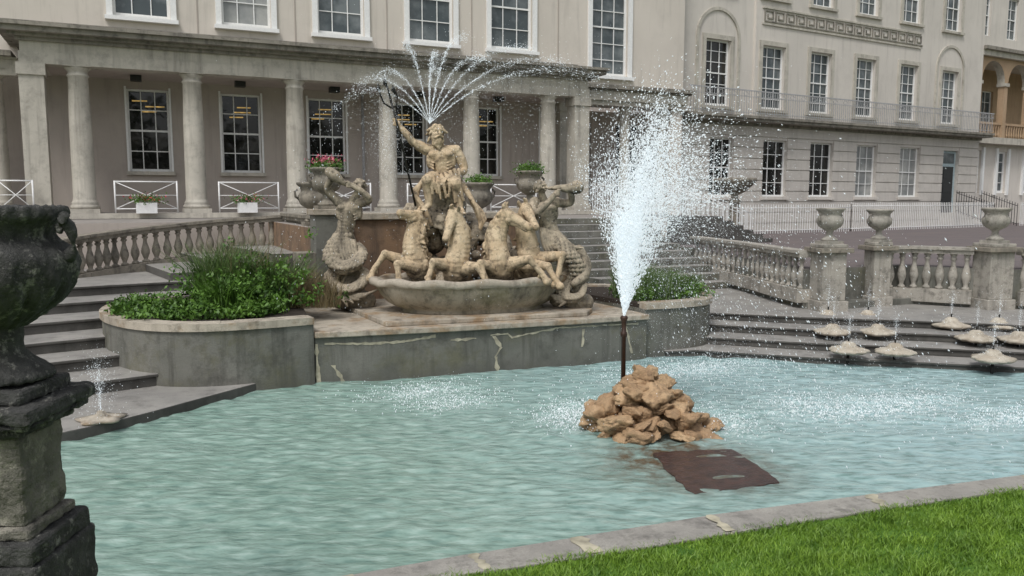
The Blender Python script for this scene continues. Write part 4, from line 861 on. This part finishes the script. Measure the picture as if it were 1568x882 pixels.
for kx in range(5):
    x=17.9+kx*2.2; mb.box(x-.14,x+.14,.2,.5,5.2,7.6,'ochre'); mb.box(x-.2,x+.2,.15,.55,7.6,7.75,'colst')
    c=x+1.1
    for k in range(16):
        a0=math.pi*k/16;a1=math.pi*(k+1)/16; r=.95
        P=[(c+r*math.cos(a0),7.75+r*math.sin(a0)),(c+r*math.cos(a1),7.75+r*math.sin(a1))]
        mb.face([(P[0][0],.2,P[0][1]),(P[0][0],.2,8.86),(P[1][0],.2,8.86),(P[1][0],.2,P[1][1])],'ochre'); mb.face([(P[0][0],.2,P[0][1]),(P[1][0],.2,P[1][1]),(P[1][0],.55,P[1][1]),(P[0][0],.55,P[0][1])],'colst')
    mb.face([(c+.95,.2,7.75),(c+1.25,.2,7.75),(c+1.25,.2,8.86),(c+.95,.2,8.86)],'ochre')
    for b2 in range(9): mb.lathe([(.03,0),(.05,.15),(.02,.4),(.04,.6)],x+.25+b2*.21,.3,5.2,8,'ochre')
    mb.box(x+.14,x+2.06,.24,.38,5.8,5.9,'ochre')
mb.build("walls",br); wn.build("windows",br)
f_=MB()
x=-.5
while x<17.8:
    f_.box(x-.008,x+.008,-.58,-.565,5.27,6.12,'grey'); x+=.12
f_.box(-.6,17.85,-.59,-.56,6.12,6.16,'grey'); f_.box(-.6,17.85,-.585,-.565,5.36,5.38,'grey'); f_.box(-.6,17.85,-.585,-.565,5.92,5.94,'grey')
for k in range(31):
    c=-.3+k*.6
    f_.tube([(c+.12*math.cos(t),-.575,6.02+.07*math.sin(t)) for t in [i*math.pi/4 for i in range(9)]],.008,'grey',4)
f_.build("balcony_railing",br)
f_=MB()
def railrow(p0,p1,h,k,sp_=.12):
    a=Vector(p0);b_=Vector(p1); n=int((b_-a).length/sp_)
    for i in range(n+1):
        p=a.lerp(b_,i/n); f_.box(p.x-.009,p.x+.009,p.y-.009,p.y+.009,p.z,p.z+h,k)
    for hh in (.1,h-.12): f_.tube([(a.x,a.y,a.z+hh),(b_.x,b_.y,b_.z+hh)],.014,k)
railrow((17.5,21.2,1.12),(24,21.6,1.12),1.0,'white'); railrow((24,21.6,1.12),(33.5,22.6,1.12),1.05,'white'); railrow((36,23,1.12),(48,24,1.12),1.05,'white')
railrow((33.6,22.6,1.12),(33.6,24.4,1.7),1.0,'black'); railrow((35.3,22.7,1.12),(35.3,24.4,1.7),1.0,'black')
railrow((13.2,18.3,1.9),(15.2,17.4,1.12),.9,'white',.14); railrow((14.2,19.3,1.9),(16.4,18.4,1.12),.9,'white',.14); railrow((12.4,17.2,1.9),(12.4,21,1.9),.9,'white',.14)
f_.build("iron_railing")
mb=MB()
for k in range(6): mb.box(12.42,14.2+k*.35,17.0,20.3,1.85-(k+1)*.125+.001 if k<5 else 1.12,1.85-k*.125,'stepf','stepf')
mb.build("entrance_steps")
mb=MB(); mb.lathe([(.25,0),(.25,.1),(.16,.15),(.14,1.05),(.2,1.1),(.1,1.2),(.1,1.3),(.3,1.4),(.55,1.62),(.62,1.72),(.62,1.8),(.5,1.8)],16.2,18.9,1.12,32,'balst'); mb.build("stone_bowl_planter")
# ---------------------------------------------------------------- unseen trees behind the viewer, added to darken window reflections
def tree(x,y,h,r):
    e=empty("reflection_tree"); m_=MB(); m_.tube([(x,y,0),(x+.2,y,h*.25),(x,y+.1,h*.5),(x+.1,y,h*.8)],[.4,.32,.22,.08],'bark',9)
    cl=[]
    for k in range(7):
        a=k*.9+x; z0=h*(.28+.06*k); ex=(x+math.cos(a)*r*.75,y+math.sin(a)*r*.75,z0+h*.2); m_.tube([(x,y,z0),((x+ex[0])/2,(y+ex[1])/2,z0+h*.08),ex],[.16,.1,.04],'bark',6)
    m_.build("trunk",e)
    for k in range(80):
        v=Vector((random.gauss(0,1),random.gauss(0,1),random.gauss(0,1))).normalized()*random.uniform(.45,1.05)
        cl.append(np.array([x+v.x*r,y+v.y*r,h*.62+v.z*h*.38])+rng.normal(size=(30,3))*r*.13)
    leaves("crown",np.concatenate(cl),.32,'treeleaf',e)
for k in range(15):
    tree(-28+k*8.6+random.uniform(-1.5,1.5),-30+random.uniform(-5,5),random.uniform(9,13),random.uniform(4.2,5.4))
